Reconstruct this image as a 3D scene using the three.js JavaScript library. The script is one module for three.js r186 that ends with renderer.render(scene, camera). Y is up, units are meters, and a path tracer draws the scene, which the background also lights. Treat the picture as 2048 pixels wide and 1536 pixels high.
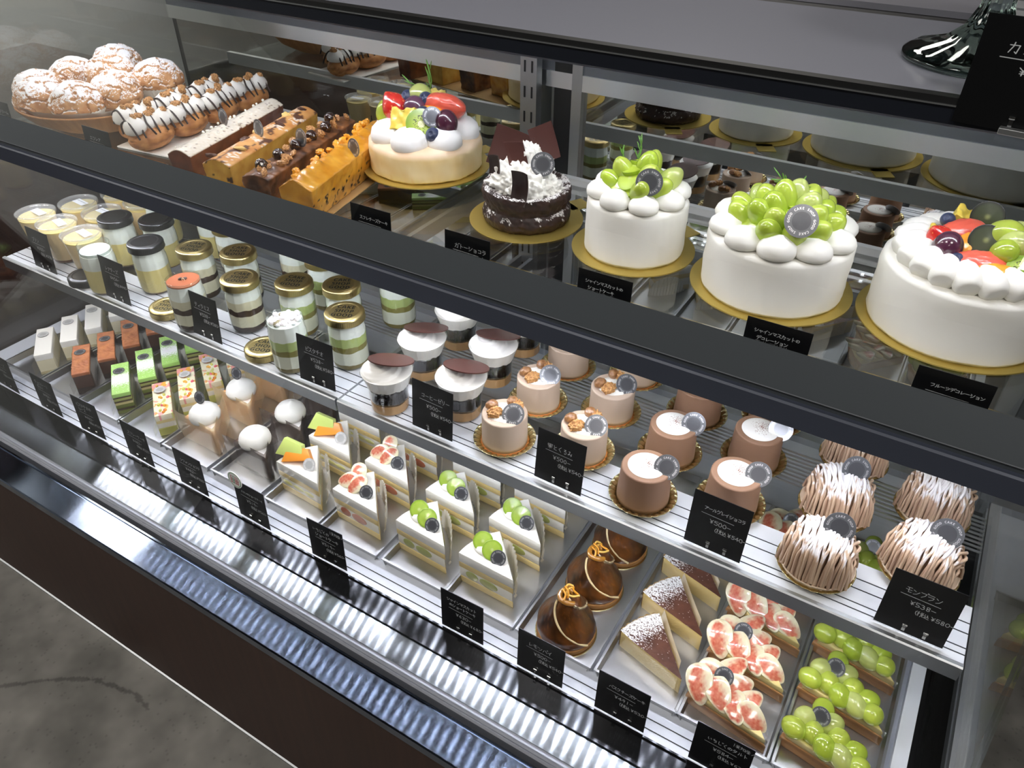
import * as THREE from 'three';
import { RoundedBoxGeometry } from 'three/addons/geometries/RoundedBoxGeometry.js';
import { mergeGeometries, mergeVertices, toCreasedNormals } from 'three/addons/utils/BufferGeometryUtils.js';
import { ImprovedNoise } from 'three/addons/math/ImprovedNoise.js';
import { RectAreaLightUniformsLib } from 'three/addons/lights/RectAreaLightUniformsLib.js';

// ------------------------------------------------------------------ camera, light, exposure
const scene = new THREE.Scene();
const camera = new THREE.PerspectiveCamera(52.78, 4 / 3, 0.05, 30);
{
  const m = new THREE.Matrix4().makeBasis(
    new THREE.Vector3(0.854037, 0.003625, -0.520199),
    new THREE.Vector3(-0.316852, 0.796712, -0.51464),
    new THREE.Vector3(0.412583, 0.604348, 0.681571));
  m.setPosition(0, 1.6, 0);
  camera.matrixAutoUpdate = true;
  camera.quaternion.setFromRotationMatrix(m);
  camera.position.set(0, 1.6, 0);
}
const renderer = new THREE.WebGLRenderer({ antialias: true });
renderer.toneMapping = THREE.LinearToneMapping;
renderer.toneMappingExposure = 1.0;
renderer.shadowMap.enabled = true;
RectAreaLightUniformsLib.init();
scene.background = new THREE.Color(0x000000);
const LED = { top: 4.3, mid: 3.4, deck: 2.5, room: 11 };   // brightness of the three light strips and of the ceiling panels
function areaLight(w, h, intensity, color, pos, target) {
  const l = new THREE.RectAreaLight(color, intensity, w, h);
  l.position.set(...pos); l.lookAt(...target); scene.add(l); return l;
}
const COOL = 0xf1f5ff;
// ------------------------------------------------------------------ helpers
const rng = (s) => () => { s |= 0; s = s + 0x6d2b79f5 | 0; let t = Math.imul(s ^ s >>> 15, 1 | s); t = t + Math.imul(t ^ t >>> 7, 61 | t) ^ t; return ((t ^ t >>> 14) >>> 0) / 4294967296; };
const R0 = rng(20240917);
const rr = (a, b, r = R0) => a + (b - a) * r();
const pn = new ImprovedNoise();
const N = (x, y, z) => pn.noise(x + 100.3, y + 57.7, z + 31.1);
const fbm = (x, y, z, o = 4) => { let s = 0, a = 0.5; for (let i = 0; i < o; i++) { s += a * N(x, y, z); x *= 2.03; y *= 2.03; z *= 2.03; a *= 0.5; } return s; };
const clamp = (v, a = 0, b = 1) => Math.min(b, Math.max(a, v));
const sst = (a, b, v) => { const t = clamp((v - a) / (b - a)); return t * t * (3 - 2 * t); };
const mixc = (a, b, t) => [a[0] + (b[0] - a[0]) * t, a[1] + (b[1] - a[1]) * t, a[2] + (b[2] - a[2]) * t];
const hex = (h) => { const c = new THREE.Color(h); return [c.r, c.g, c.b]; };
const taken = {};
const numbered = (n) => { const k = taken[n] = (taken[n] ?? -1) + 1; return k ? n + '_' + String(k).padStart(3, '0') : n; };
function tag(o, label, category, group, kind) { o.userData = { label, category }; if (group) o.userData.group = group; if (kind) o.userData.kind = kind; return o; }
function thing(name, label, category, pos = [0, 0, 0], turn = 0, group, kind) {
  const o = new THREE.Group(); o.name = numbered(name); o.position.set(...pos); o.rotation.y = turn; scene.add(o);
  return tag(o, label, category, group, kind);
}
function part(parent, name, geo, mat, pos, rot, scale) {
  const m = new THREE.Mesh(geo, mat); m.name = name; m.castShadow = true; m.receiveShadow = true;
  if (pos) m.position.set(...pos); if (rot) m.rotation.set(...rot);
  if (scale) typeof scale === 'number' ? m.scale.setScalar(scale) : m.scale.set(...scale);
  parent.add(m); return m;
}
function copyOf(o, label, pos, turn = 0, name) {
  const c = o.clone(); c.name = numbered(name || o.name.replace(/_\d{3}$/, '')); scene.add(c); c.position.set(...pos); c.rotation.set(0, turn, 0);
  c.userData = { ...o.userData, label }; return c;
}
const box = (w, h, d, x = 0, y = 0, z = 0) => new THREE.BoxGeometry(w, h, d).translate(x, y, z);
const rbox = (w, h, d, r = 0.002, s = 2) => new RoundedBoxGeometry(w, h, d, s, Math.min(r, w / 2.01, h / 2.01, d / 2.01));
const lathe = (pts, seg = 40) => new THREE.LatheGeometry(pts.map((p) => new THREE.Vector2(Math.max(p[0], 0), p[1])), seg);
const cyl = (r1, r2, h, seg = 32, y = 0) => new THREE.CylinderGeometry(r1, r2, h, seg).translate(0, y, 0);
const prep = (g) => { const q = g.index ? g.toNonIndexed() : g.clone(); for (const k of Object.keys(q.attributes)) if (!['position', 'normal', 'uv', 'color'].includes(k)) q.deleteAttribute(k); return q; };
const merge = (list) => { const a = list.map((g) => { const q = prep(g); if (!q.attributes.normal) q.computeVertexNormals(); return q; }); for (const k of ['color', 'uv']) if (!a.every((g) => g.attributes[k])) a.forEach((g) => g.deleteAttribute(k)); return mergeGeometries(a); };
function weld(g) { const q = g.clone(); for (const k of Object.keys(q.attributes)) if (k !== 'position') q.deleteAttribute(k); return mergeVertices(q, 1e-6); }
function blob(r, detail = 4) { return weld(new THREE.IcosahedronGeometry(r, Math.round(detail * 4))); }
// displace along the normal by fn(x, y, z)
function disp(g, fn) {
  if (!g.attributes.normal) g.computeVertexNormals();
  const p = g.attributes.position, n = g.attributes.normal;
  for (let i = 0; i < p.count; i++) {
    const x = p.getX(i), y = p.getY(i), z = p.getZ(i), d = fn(x, y, z, n.getX(i), n.getY(i), n.getZ(i));
    p.setXYZ(i, x + n.getX(i) * d, y + n.getY(i) * d, z + n.getZ(i) * d);
  }
  g.computeVertexNormals(); return g;
}
function warp(g, fn) { const p = g.attributes.position; for (let i = 0; i < p.count; i++) p.setXYZ(i, ...fn(p.getX(i), p.getY(i), p.getZ(i))); g.computeVertexNormals(); return g; }
function paint(g, fn) {
  if (!g.attributes.normal) g.computeVertexNormals();
  const p = g.attributes.position, n = g.attributes.normal, c = new Float32Array(p.count * 3);
  for (let i = 0; i < p.count; i++) c.set(fn(p.getX(i), p.getY(i), p.getZ(i), n.getX(i), n.getY(i), n.getZ(i)), i * 3);
  g.setAttribute('color', new THREE.BufferAttribute(c, 3)); return g;
}
// a lathe that is welded round, so that it can be displaced without a seam
function wlathe(pts, seg = 48) { const g = weld(lathe(pts, seg)); g.computeVertexNormals(); return g; }
function tube(pts, r, seg = 24, rad = 6, closed = false) { return new THREE.TubeGeometry(new THREE.CatmullRomCurve3(pts.map((p) => new THREE.Vector3(...p)), closed), seg, r, rad, closed); }
// wedge: tip at the origin, opens along +x, arc at radius r
function wedgeShape(r, ang, inset = 0) {
  const s = new THREE.Shape(), t = inset / Math.sin(ang / 2), a = ang / 2 - inset / r;
  s.moveTo(t, 0); for (let i = 0; i <= 12; i++) { const q = -a + 2 * a * i / 12; s.lineTo((r - inset) * Math.cos(q), (r - inset) * Math.sin(q)); } s.lineTo(t, 0); return s;
}
function wedge(r, ang, h, y0 = 0, inset = 0, bevel = 0.0006) {
  const g = new THREE.ExtrudeGeometry(wedgeShape(r, ang, inset + bevel), { depth: Math.max(h - 2 * bevel, 1e-4), bevelEnabled: bevel > 0, bevelSize: bevel, bevelThickness: bevel, bevelSegments: 1, steps: 1 });
  g.rotateX(-Math.PI / 2).translate(0, y0 + bevel, 0); return toCreasedNormals(g, 0.7);
}
function prism(pts, x0, x1) {  // outline in (z, y), swept along x
  const s = new THREE.Shape(pts.map((p) => new THREE.Vector2(p[0], p[1])));
  const g = new THREE.ExtrudeGeometry(s, { depth: x1 - x0, bevelEnabled: false });
  g.applyMatrix4(new THREE.Matrix4().set(0, 0, 1, x0, 0, 1, 0, 0, 1, 0, 0, 0, 0, 0, 0, 1)); // (z,y,x) -> (x,y,z)
  const ix = g.index; if (ix) { /* keep */ }
  // the mapping mirrors the outline: turn the faces round
  const p = g.attributes.position; const q = g.toNonIndexed ? g : g;
  const a = q.attributes.position.array, u = q.attributes.uv.array;
  for (let i = 0; i < a.length; i += 9) for (let k = 0; k < 3; k++) { const t = a[i + 3 + k]; a[i + 3 + k] = a[i + 6 + k]; a[i + 6 + k] = t; }
  // uv in metres: u along x, v along the outline
  for (let i = 0; i < a.length / 3; i++) { u[i * 2] = a[i * 3]; u[i * 2 + 1] = a[i * 3 + 1] + a[i * 3 + 2]; }
  g.computeVertexNormals(); return g;
}
// ------------------------------------------------------------------ textures
function dataTex(n, fn, srgb = false, m = n) {
  const d = new Uint8Array(n * m * 4);
  for (let j = 0; j < m; j++) for (let i = 0; i < n; i++) { const c = fn(i / n, j / m, i, j); const k = (j * n + i) * 4; d[k] = clamp(c[0]) * 255; d[k + 1] = clamp(c[1]) * 255; d[k + 2] = clamp(c[2]) * 255; d[k + 3] = 255; }
  const t = new THREE.DataTexture(d, n, m); t.wrapS = t.wrapT = THREE.RepeatWrapping; t.magFilter = THREE.LinearFilter; t.minFilter = THREE.LinearMipmapLinearFilter; t.generateMipmaps = true;
  if (srgb) t.colorSpace = THREE.SRGBColorSpace; t.needsUpdate = true; return t;
}
const tnoise = (u, v, f, s = 0) => { // tileable value noise by blending on a torus
  const a = u * Math.PI * 2, b = v * Math.PI * 2, k = f / 6.283;
  return N(Math.cos(a) * k + s, Math.sin(a) * k + Math.cos(b) * k * 1.3, Math.sin(b) * k + s * 1.7);
};
const texCrumb = dataTex(256, (u, v) => { const g = 0.5 + 0.5 * tnoise(u, v, 30, 3) + 0.35 * tnoise(u, v, 70, 9); return [g, g, g]; });
const texCream = dataTex(256, (u, v) => { const g = 0.5 + 0.5 * tnoise(u, v, 8, 3) + 0.2 * tnoise(u, v, 30, 5); return [g, g, g]; });
const texConcrete = dataTex(512, (u, v, i, j) => {
  const a = fbm(u * 6, v * 6, 1.5, 5), b = fbm(u * 30, v * 30, 4.5, 3), sp = N(i * 0.9, j * 0.9, 7) > 0.55 ? -0.06 : 0;
  let crack = 0; const K = [[0.2, 0.885], [0.229, 0.877], [0.253, 0.855], [0.284, 0.831], [0.316, 0.813], [0.37, 0.8], [0.4, 0.805]]; // a hairline crack in the screed
  for (let k = 0; k < K.length - 1; k++) { const [x0, y0] = K[k], [x1, y1] = K[k + 1], t = clamp(((u - x0) * (x1 - x0) + (v - y0) * (y1 - y0)) / ((x1 - x0) ** 2 + (y1 - y0) ** 2)); const d = Math.hypot(u - x0 - t * (x1 - x0), v - y0 - t * (y1 - y0)) + 0.003 * N(u * 90, v * 90, 2); if (d < 0.0022) crack = 0.1; }
  const g = 0.42 + a * 0.24 + b * 0.12 + sp - crack; return [g * 1.02, g, g * 0.96];
}, true);
const texWood = dataTex(256, (u, v) => {
  const g = 0.5 + 0.3 * N(u * 60, v * 2.2, 3) + 0.22 * N(u * 170, v * 5, 8) + 0.18 * fbm(u * 5, v * 1.5, 2, 3);
  return [0.20 + 0.10 * g, 0.125 + 0.07 * g, 0.105 + 0.055 * g];
}, true, 512);
const texWoodPale = dataTex(256, (u, v) => { const g = 0.5 + 0.35 * N(u * 50, v * 2.2, 5) + 0.2 * N(u * 140, v * 6, 1); return [0.62 + 0.16 * g, 0.42 + 0.14 * g, 0.24 + 0.1 * g]; }, true);
const texBrush = dataTex(64, (u, v, i, j) => { const g = 0.5 + 0.5 * N(j * 0.61, i * 0.02, 2); return [g, g, g]; }, false, 512);
// ------------------------------------------------------------------ materials
const std = (c, rough = 0.6, metal = 0, o = {}) => new THREE.MeshStandardMaterial({ color: c, roughness: rough, metalness: metal, ...o });
const phy = (c, rough, o = {}) => new THREE.MeshPhysicalMaterial({ color: c, roughness: rough, ...o });
const vc = (rough = 0.6, o = {}) => new THREE.MeshPhysicalMaterial({ color: 0xffffff, vertexColors: true, roughness: rough, ...o });
const tiled = (t, x, y = x) => { const c = t.clone(); c.repeat.set(x, y); c.needsUpdate = true; return c; };
const M = {
  steel: new THREE.MeshPhysicalMaterial({ color: 0x8d9195, metalness: 1, roughness: 0.09, anisotropy: 1, anisotropyRotation: Math.PI / 2 }),
  steelBlue: new THREE.MeshPhysicalMaterial({ color: 0x8792a6, metalness: 1, roughness: 0.11, anisotropy: 1, anisotropyRotation: Math.PI / 2 }),
  steelRail: new THREE.MeshPhysicalMaterial({ color: 0xd6d8d8, metalness: 1, roughness: 0.3, anisotropy: 1, anisotropyRotation: Math.PI / 2 }),
  steelSoft: std(0xb4b7ba, 0.42, 1),
  chrome: std(0xd4d6d8, 0.12, 1),
  tray: new THREE.MeshPhysicalMaterial({ color: 0xbcbdbf, metalness: 1, roughness: 0.3, anisotropy: 0.5, anisotropyRotation: Math.PI / 2 }),
  alu: std(0xa2a5ae, 0.42, 0.6),
  barTop: std(0x484d52, 0.4, 0.2),
  barFace: std(0x3d4250, 0.45, 0.2),
  black: std(0x0b0c0e, 0.5),
  blackGloss: std(0x090a0b, 0.25),
  glass: phy(0xffffff, 0, { transmission: 1, thickness: 0, ior: 1.5 }),
  sideGlass: phy(0xf3f5f4, 0, { transmission: 1, thickness: 0, ior: 1.62 }),
  shelfGlass: phy(0xf3f4f3, 0, { transmission: 1, thickness: 0, ior: 1.5 }),
  film: phy(0xffffff, 0.04, { transmission: 1, thickness: 0, ior: 1.46 }),
  cupPlastic: phy(0xffffff, 0.05, { transmission: 1, thickness: 0, ior: 1.45 }),
  jarGlass: phy(0xf2f7f6, 0.01, { transmission: 1, thickness: 0, ior: 1.62 }),
  mirror: std(0xc9cbc8, 0.015, 1),
  acrylic: std(0xdfe3ea, 0.28),
  deckWhite: std(0xd6dbe6, 0.25),
  gold: std(0xcdb562, 0.42, 0.8),
  goldShiny: std(0xdccf9f, 0.24, 1),
  goldLid: std(0xc4b27c, 0.32, 1),
  blackLid: phy(0x0f0f11, 0.35, { clearcoat: 0.4 }),
  cream: std(0xf1efe8, 0.6, 0, { bumpMap: tiled(texCream, 3), bumpScale: 0.0012 }),
  creamSmooth: std(0xf3f1ea, 0.5),
  creamSheet: std(0xeeebe0, 0.6),
  sponge: std(0xe8cf8c, 0.85, 0, { bumpMap: tiled(texCrumb, 30), bumpScale: 0.0006 }),
  spongePale: std(0xe9dcae, 0.85, 0, { bumpMap: tiled(texCrumb, 30), bumpScale: 0.0006 }),
  spongeGreen: std(0x8f9a4a, 0.85, 0, { bumpMap: tiled(texCrumb, 30), bumpScale: 0.0006 }),
  spongeDark: std(0x3a2318, 0.85, 0, { bumpMap: tiled(texCrumb, 30), bumpScale: 0.0006 }),
  chocDark: std(0x2b1a16, 0.42),
  chocDisc: std(0x4a2c26, 0.38),
  mousse: std(0xc4af9c, 0.62, 0, { bumpMap: tiled(texCrumb, 6), bumpScale: 0.0005 }),
  mousseChoc: std(0x8b6a54, 0.6, 0, { bumpMap: tiled(texCrumb, 6), bumpScale: 0.0003 }),
  grape: phy(0xd8ea62, 0.16, { clearcoat: 1, clearcoatRoughness: 0.06, transmission: 0.42, thickness: 0 }),
  grapePale: phy(0xe2ed90, 0.2, { clearcoat: 1, clearcoatRoughness: 0.08, transmission: 0.42, thickness: 0 }),
  grapeDeep: phy(0xcbe252, 0.16, { clearcoat: 1, clearcoatRoughness: 0.06, transmission: 0.42, thickness: 0 }),
  paper: std(0xf0ede4, 0.8, 0, { side: THREE.DoubleSide }),
  paperTan: std(0xe3cba0, 0.7, 0, { side: THREE.DoubleSide }),
  paperBlack: phy(0x3a3431, 0.35, { side: THREE.DoubleSide }),
  leaf: std(0x5f8a3a, 0.5),
  card: std(0x0c0d0f, 0.32),
  v: vc(0.6), vDry: vc(0.85), vGloss: vc(0.3, { clearcoat: 0.8, clearcoatRoughness: 0.12 }), vWet: vc(0.22, { clearcoat: 1, clearcoatRoughness: 0.06 }),
  vJelly: vc(0.2, { clearcoat: 1, clearcoatRoughness: 0.06, transmission: 0.25, thickness: 0 }),
  nut: vc(0.6), concrete: std(0xffffff, 0.8, 0, { map: texConcrete }),
};
// ------------------------------------------------------------------ the room (floor at y = 0)
function struct(name, geo, mat, label, category) { const m = part(scene, name, geo, mat); tag(m, label, category, null, 'structure'); return m; }
{
  const uvm = (g, k) => { const p = g.attributes.position, n = g.attributes.normal, u = g.attributes.uv; for (let i = 0; i < p.count; i++) { const ax = Math.abs(n.getX(i)), ay = Math.abs(n.getY(i)); u.setXY(i, (ax > 0.7 ? p.getZ(i) : p.getX(i)) * k, (ay > 0.7 ? p.getZ(i) : p.getY(i)) * k); } return g; };
  struct('floor', uvm(box(7, 0.1, 6.5, -0.6, 0.17, 0), 0.6), M.concrete, 'worn grey concrete floor in front of the showcase', 'floor');
  const wallPale = std(0xc6cac9, 0.9), wallDark = std(0x2c2a2a, 0.9), ceil = std(0x555453, 0.9);
  struct('ceiling', box(7.2, 0.1, 6.7, -0.6, 2.85, 0), ceil, 'plain grey ceiling above the shop', 'ceiling');
  struct('wall_back', box(7.2, 2.8, 0.1, -0.6, 1.4, -3.2), wallDark, 'dark wall behind the sales counter', 'wall');
  struct('wall_front', box(7.2, 2.8, 0.1, -0.6, 1.4, 3.2), wallDark, 'dark shop wall facing the showcase', 'wall');
  struct('wall_left', box(0.1, 2.8, 6.5, -4.1, 1.4, 0), wallPale, 'pale grey-green shop wall past the end of the showcase', 'wall');
  struct('wall_right', box(0.1, 2.8, 6.5, 2.9, 1.4, 0), wallDark, 'dark shop wall past the tart end of the showcase', 'wall');
  // ceiling panels light the shop softly
  for (const [x, z, where] of [[-2.6, 0.3, 'past the far end of the showcase'], [-3.45, 0.2, 'beside the pale wall'], [-3.4, -1.7, 'beside the pale wall on the staff side'], [-0.9, 0.3, 'above the middle of the customer side'], [0.8, 0.3, 'above the tart end'], [0.61, 2.1, 'nearest the front wall'], [-0.8, -2.4, 'above the staff side']]) {
    const t = thing('ceiling_light', 'square ceiling light panel ' + where, 'light', [x, 2.76, z]);
    const s = z > 2 ? 0.9 : 1, sz = z > 2 ? 0.5 : 1; t.scale.set(s, 1, sz);
    part(t, 'frame', merge([box(0.64, 0.03, 0.03, 0, 0.015, 0.305), box(0.64, 0.03, 0.03, 0, 0.015, -0.305), box(0.03, 0.03, 0.58, 0.305, 0.015, 0), box(0.03, 0.03, 0.58, -0.305, 0.015, 0)]), M.steelSoft);
    part(t, 'diffuser', box(0.58, 0.01, 0.58, 0, 0.02, 0), new THREE.MeshStandardMaterial({ color: 0xffffff, emissive: 0xfffaf2, emissiveIntensity: LED.room * 0.6 }));
    areaLight(0.56 * s, 0.56 * sz, LED.room, 0xfffaf2, [x, 2.755, z], [x, 0, z]);
  }
}
// ------------------------------------------------------------------ the showcase. Heights: deck 0.6, middle shelf 0.844, top shelf 1.06, counter 1.373
const XL = -1.74, XR = 0.205, XC = (XL + XR) / 2, W = XR - XL, YD = 0.6, YM = 0.844, YT = 1.06, ZM = -1.295;
const showcase = thing('display_case', 'long refrigerated glass cake showcase with dark wood base and steel trim', 'display case');
{
  const P = (n, g, m, ...r) => part(showcase, n, g, m, ...r);
  // base and front trim
  const woodMat = std(0xffffff, 0.5, 0, { map: tiled(texWood, 1.2, 1.2) });
  P('base_panel', prism([[-0.388, 0.2245], [-0.388, 0.588], [-0.41, 0.588], [-0.41, 0.2245]], XL - 0.06, XR + 0.05), woodMat);
  P('kick_trim', prism([[-0.385, 0.22], [-0.385, 0.2245], [-0.41, 0.234], [-0.41, 0.22]], XL - 0.06, XR + 0.05), M.steelSoft);
  P('front_ledge', prism([[-0.386, 0.588], [-0.386, 0.6035], [-0.388, 0.6055], [-0.4395, 0.5985], [-0.44, 0.6005], [-0.443, 0.6005], [-0.443, 0.588]], XL - 0.06, XR + 0.05), M.steelBlue);
  P('ledge_gap', prism([[-0.443, 0.53], [-0.443, 0.55], [-0.46, 0.55], [-0.46, 0.53]], XL - 0.05, XR + 0.04), M.black);
  P('glass_rail', merge([prism([[-0.451, 0.56], [-0.451, 0.6], [-0.4535, 0.602], [-0.456, 0.6], [-0.456, 0.56]], XL - 0.03, XR + 0.03), prism([[-0.4575, 0.56], [-0.4575, 0.598], [-0.46, 0.6], [-0.463, 0.598], [-0.463, 0.56]], XL - 0.03, XR + 0.03), prism([[-0.463, 0.56], [-0.463, 0.5965], [-0.469, 0.5965], [-0.469, 0.56]], XL - 0.03, XR + 0.03)]), M.alu);
  P('steel_strip', prism([[-0.469, 0.585], [-0.469, 0.5995], [-0.511, 0.5987], [-0.5125, 0.602], [-0.514, 0.5995], [-0.514, 0.585]], XL, XR), M.steel);
  P('dark_strip', prism([[-0.514, 0.585], [-0.514, 0.5995], [-0.55, 0.5995], [-0.5515, 0.603], [-0.554, 0.603], [-0.554, 0.585]], XL, XR), new THREE.MeshPhysicalMaterial({ color: 0x3c3d40, roughness: 0.1, metalness: 0.9, anisotropy: 1, anisotropyRotation: Math.PI / 2 }));
  // deck
  P('deck', prism([[-0.554, 0.58], [-0.554, YD], [-1.28, YD], [-1.28, 0.58]], XL + 0.01, XR - 0.025), M.deckWhite);
  for (const z of [-0.5665, -0.581]) P('deck_groove_wire', box(W - 0.04, 0.001, 0.001, XC, YD + 0.0006, z), M.black);
  P('deck_end_rail', box(0.018, 0.02, 0.7, XR - 0.036, YD + 0.004, -0.92), M.acrylic);
  P('case_floor', box(W, 0.02, 0.82, XC, 0.52, -0.89), M.black);
  // rear mirror doors and frames
  P('mirror_door', box(1.0, 0.578, 0.008, -0.728 - 0.501, 0.889, ZM - 0.004), M.mirror);
  P('mirror_door', box(0.93, 0.578, 0.008, -0.728 + 0.466, 0.889, ZM - 0.004), M.mirror);
  P('door_frame', box(0.035, 0.76, 0.016, -0.672, 0.965, ZM + 0.003), M.black);
  P('door_frame', box(0.02, 0.76, 0.018, -0.643, 0.965, ZM + 0.004), M.steelSoft);
  P('door_frame', box(0.03, 0.76, 0.016, XR - 0.02, 0.965, ZM + 0.004), M.steelSoft);
  P('door_sill', box(W, 0.03, 0.05, XC, 0.6, ZM + 0.012), M.alu);
  P('rear_panel', box(W + 0.06, 1.135, 0.02, XC, 0.7885, ZM - 0.03), M.black);
  // slotted shelf post at the middle and brackets
  const post = P('slotted_post', box(0.034, 0.76, 0.02, -0.728, 0.965, ZM + 0.03), M.steelSoft);
  for (let i = 0; i < 16; i++) for (const s of [-1, 1]) part(post, 'slot', box(0.0035, 0.02, 0.001, -0.728 + s * 0.0075, 0.63 + i * 0.045, ZM + 0.0402), M.black);
  for (const y of [YM - 0.022, YT - 0.022]) for (const s of [-1, 1]) P('shelf_bracket', box(0.008, 0.024, y < 1 ? 0.52 : 0.47, -0.728 + s * 0.014, y, y < 1 ? -1.01 : -1.03), M.steelSoft);
  const wireM = std(0x3c3f46, 0.4, 0.5);
  // middle shelf: opaque white lamp strip in front, glass behind
  for (const s of [0, 1]) {
    const x0 = s ? -0.726 : -1.626, x1 = s ? 0.17 : -0.73;
    const sh = P('shelf', prism([[-0.765, YM - 0.008], [-0.765, YM], [-1.155, YM], [-1.155, YM - 0.008]], x0, x1), M.shelfGlass);
    part(sh, 'shelf_front_panel', prism([[-0.676, YM - 0.016], [-0.676, YM], [-0.765, YM], [-0.765, YM - 0.016]], x0, x1), M.acrylic);
    part(sh, 'shelf_edge', prism([[-0.669, YM - 0.02], [-0.669, YM + 0.001], [-0.671, YM + 0.0025], [-0.676, YM + 0.0025], [-0.676, YM - 0.02]], x0, x1), M.steelSoft);
    part(sh, 'shelf_edge', prism([[-1.155, YM - 0.016], [-1.155, YM + 0.012], [-1.166, YM + 0.012], [-1.166, YM - 0.016]], x0, x1), M.steelSoft);
    for (const z of [-0.69, -0.7, -0.722, -0.738]) part(sh, 'shelf_wire', box(x1 - x0, 0.0009, 0.0009, (x0 + x1) / 2, YM + 0.0005, z), wireM);
    for (let i = 0; i < 9; i++) part(sh, 'shelf_wire', box(x1 - x0, 0.0022, 0.0022, (x0 + x1) / 2, YM - 0.0006, -0.862 - i * 0.0082), M.steelSoft);
    // top shelf
    const ts = P('shelf', prism([[-0.762, YT - 0.008], [-0.762, YT], [-1.155, YT], [-1.155, YT - 0.008]], s ? -0.726 : -1.73, s ? 0.19 : -0.73), M.shelfGlass);
    part(ts, 'shelf_edge', prism([[-1.155, YT - 0.016], [-1.155, YT + 0.012], [-1.166, YT + 0.012], [-1.166, YT - 0.016]], s ? -0.726 : -1.73, s ? 0.19 : -0.73), std(0xcfd0ce, 0.45, 0.3));
  }
  // light bars: the dark bar along the front, the strip under the middle shelf, the header lamp
  const bar = P('light_bar', prism([[-0.757, 1.117], [-0.7365, 1.0758], [-0.7385, 1.0735], [-0.7385, 1.067], [-0.757, 1.067]].reverse(), XL, XR), M.barTop);
  part(bar, 'bar_face', prism([[-0.73, 1.0655], [-0.7325, 1.0675], [-0.757, 1.0675], [-0.757, 1.037], [-0.73, 1.037]].reverse(), XL, XR), M.barFace);
  part(bar, 'bar_back', prism([[-0.757, 1.04], [-0.757, 1.075], [-0.7605, 1.075], [-0.7605, 1.04]], XL + 0.005, XR - 0.005), std(0xb9bab8, 0.35, 0.6));
  part(bar, 'bar_edge', box(W, 0.0012, 0.0014, XC, 1.0755, -0.7371), M.alu);
  const ledM = (e) => new THREE.MeshStandardMaterial({ color: 0xffffff, emissive: COOL, emissiveIntensity: e });
  const ledG = box(0.006, 0.0025, 0.006);
  const strip = (name, y, z, n, x0, x1, mat) => { const s = P(name, box(x1 - x0, 0.004, 0.014, (x0 + x1) / 2, y + 0.004, z), M.acrylic); for (let i = 0; i < n; i++) part(s, 'led', ledG, mat, [x0 + (i + 0.5) * (x1 - x0) / n, y, z]); };
  strip('led_strip', 1.029, -0.745, 84, XL + 0.02, XR - 0.02, ledM(LED.mid * 52));
  strip('led_strip', YM - 0.026, -0.684, 80, -1.62, 0.165, ledM(LED.deck * 52));
  strip('led_strip', 1.3285, -0.955, 60, XL + 0.02, XR - 0.02, ledM(LED.top * 50));
  areaLight(W - 0.06, 0.014, LED.mid * 0.9, COOL, [XC, 1.0255, -0.745], [XC, 0, -0.80]);
  areaLight(1.78, 0.014, LED.deck * 0.9, COOL, [-0.73, YM - 0.0295, -0.684], [-0.73, 0, -0.72]);
  areaLight(W - 0.06, 0.014, LED.top * 1.8, COOL, [XC, 1.325, -0.955], [XC, 0, -0.97]);
  // header and counter top
  P('rear_rail', prism([[-1.283, 1.178], [-1.283, 1.206], [-1.296, 1.206], [-1.296, 1.178]], XL, XR), M.steelRail);
  P('rear_header', prism([[-1.286, 1.206], [-1.286, 1.343], [-1.3, 1.343], [-1.3, 1.206]], XL, XR), std(0x7a7f86, 0.35, 0.7));
  P('ceiling_panel', prism([[-0.905, 1.3355], [-0.905, 1.343], [-1.3, 1.343], [-1.3, 1.3355]], XL, XR), std(0xeeeeec, 0.6));
  P('header_trim', prism([[-0.862, 1.3485], [-0.862, 1.3655], [-0.91, 1.3655], [-0.91, 1.353], [-0.872, 1.353], [-0.872, 1.3485]], XL - 0.02, XR + 0.02), std(0x1b1f29, 0.4, 0.3));
  P('counter_edge', prism([[-0.861, 1.3655], [-0.861, 1.3735], [-0.875, 1.3735], [-0.875, 1.3655]], XL - 0.02, XR + 0.02), M.black);
  P('counter_line', box(W + 0.04, 0.0014, 0.0016, XC, 1.3662, -0.8605), M.steelSoft);
  P('counter_top', box(W + 0.04, 0.03, 0.33, XC, 1.3575, -1.04), std(0x9496a3, 0.25));
  P('counter_rear_edge', box(W + 0.04, 0.02, 0.04, XC, 1.36, -1.225), M.black);
  P('rear_counter', box(W + 0.04, 0.02, 0.12, XC, 1.368, -1.305), std(0x85858f, 0.4));
  // glass: slanted front (lower and upper), ends
  const pane = (y0, z0, y1, z1) => { const t = 0.006, l = Math.hypot(y1 - y0, z1 - z0), ny = (z1 - z0) / l * t * -1, nz = (y1 - y0) / l * t; return prism([[z0, y0], [z0 - nz, y0 - ny], [z1 - nz, y1 - ny], [z1, y1]], XL, XR); };
  P('front_pane', pane(0.599, -0.457, 1.037, -0.734), M.glass);
  P('front_pane', pane(1.117, -0.7575, 1.349, -0.866), M.glass);
  const end = (x) => prism([[-0.463, 0.599], [-0.742, 1.037], [-0.765, 1.117], [-0.872, 1.345], [-1.3, 1.345], [-1.3, 0.53], [-0.545, 0.53]], x - 0.004, x + 0.004);
  P('end_pane', end(XL), M.sideGlass); P('end_pane', end(XR), M.sideGlass);
  P('end_base', box(0.05, 0.31, 0.86, XL - 0.02, 0.375, -0.87), M.black);
  P('end_base', box(0.05, 0.31, 0.86, XR + 0.02, 0.375, -0.87), M.black);
}
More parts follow.
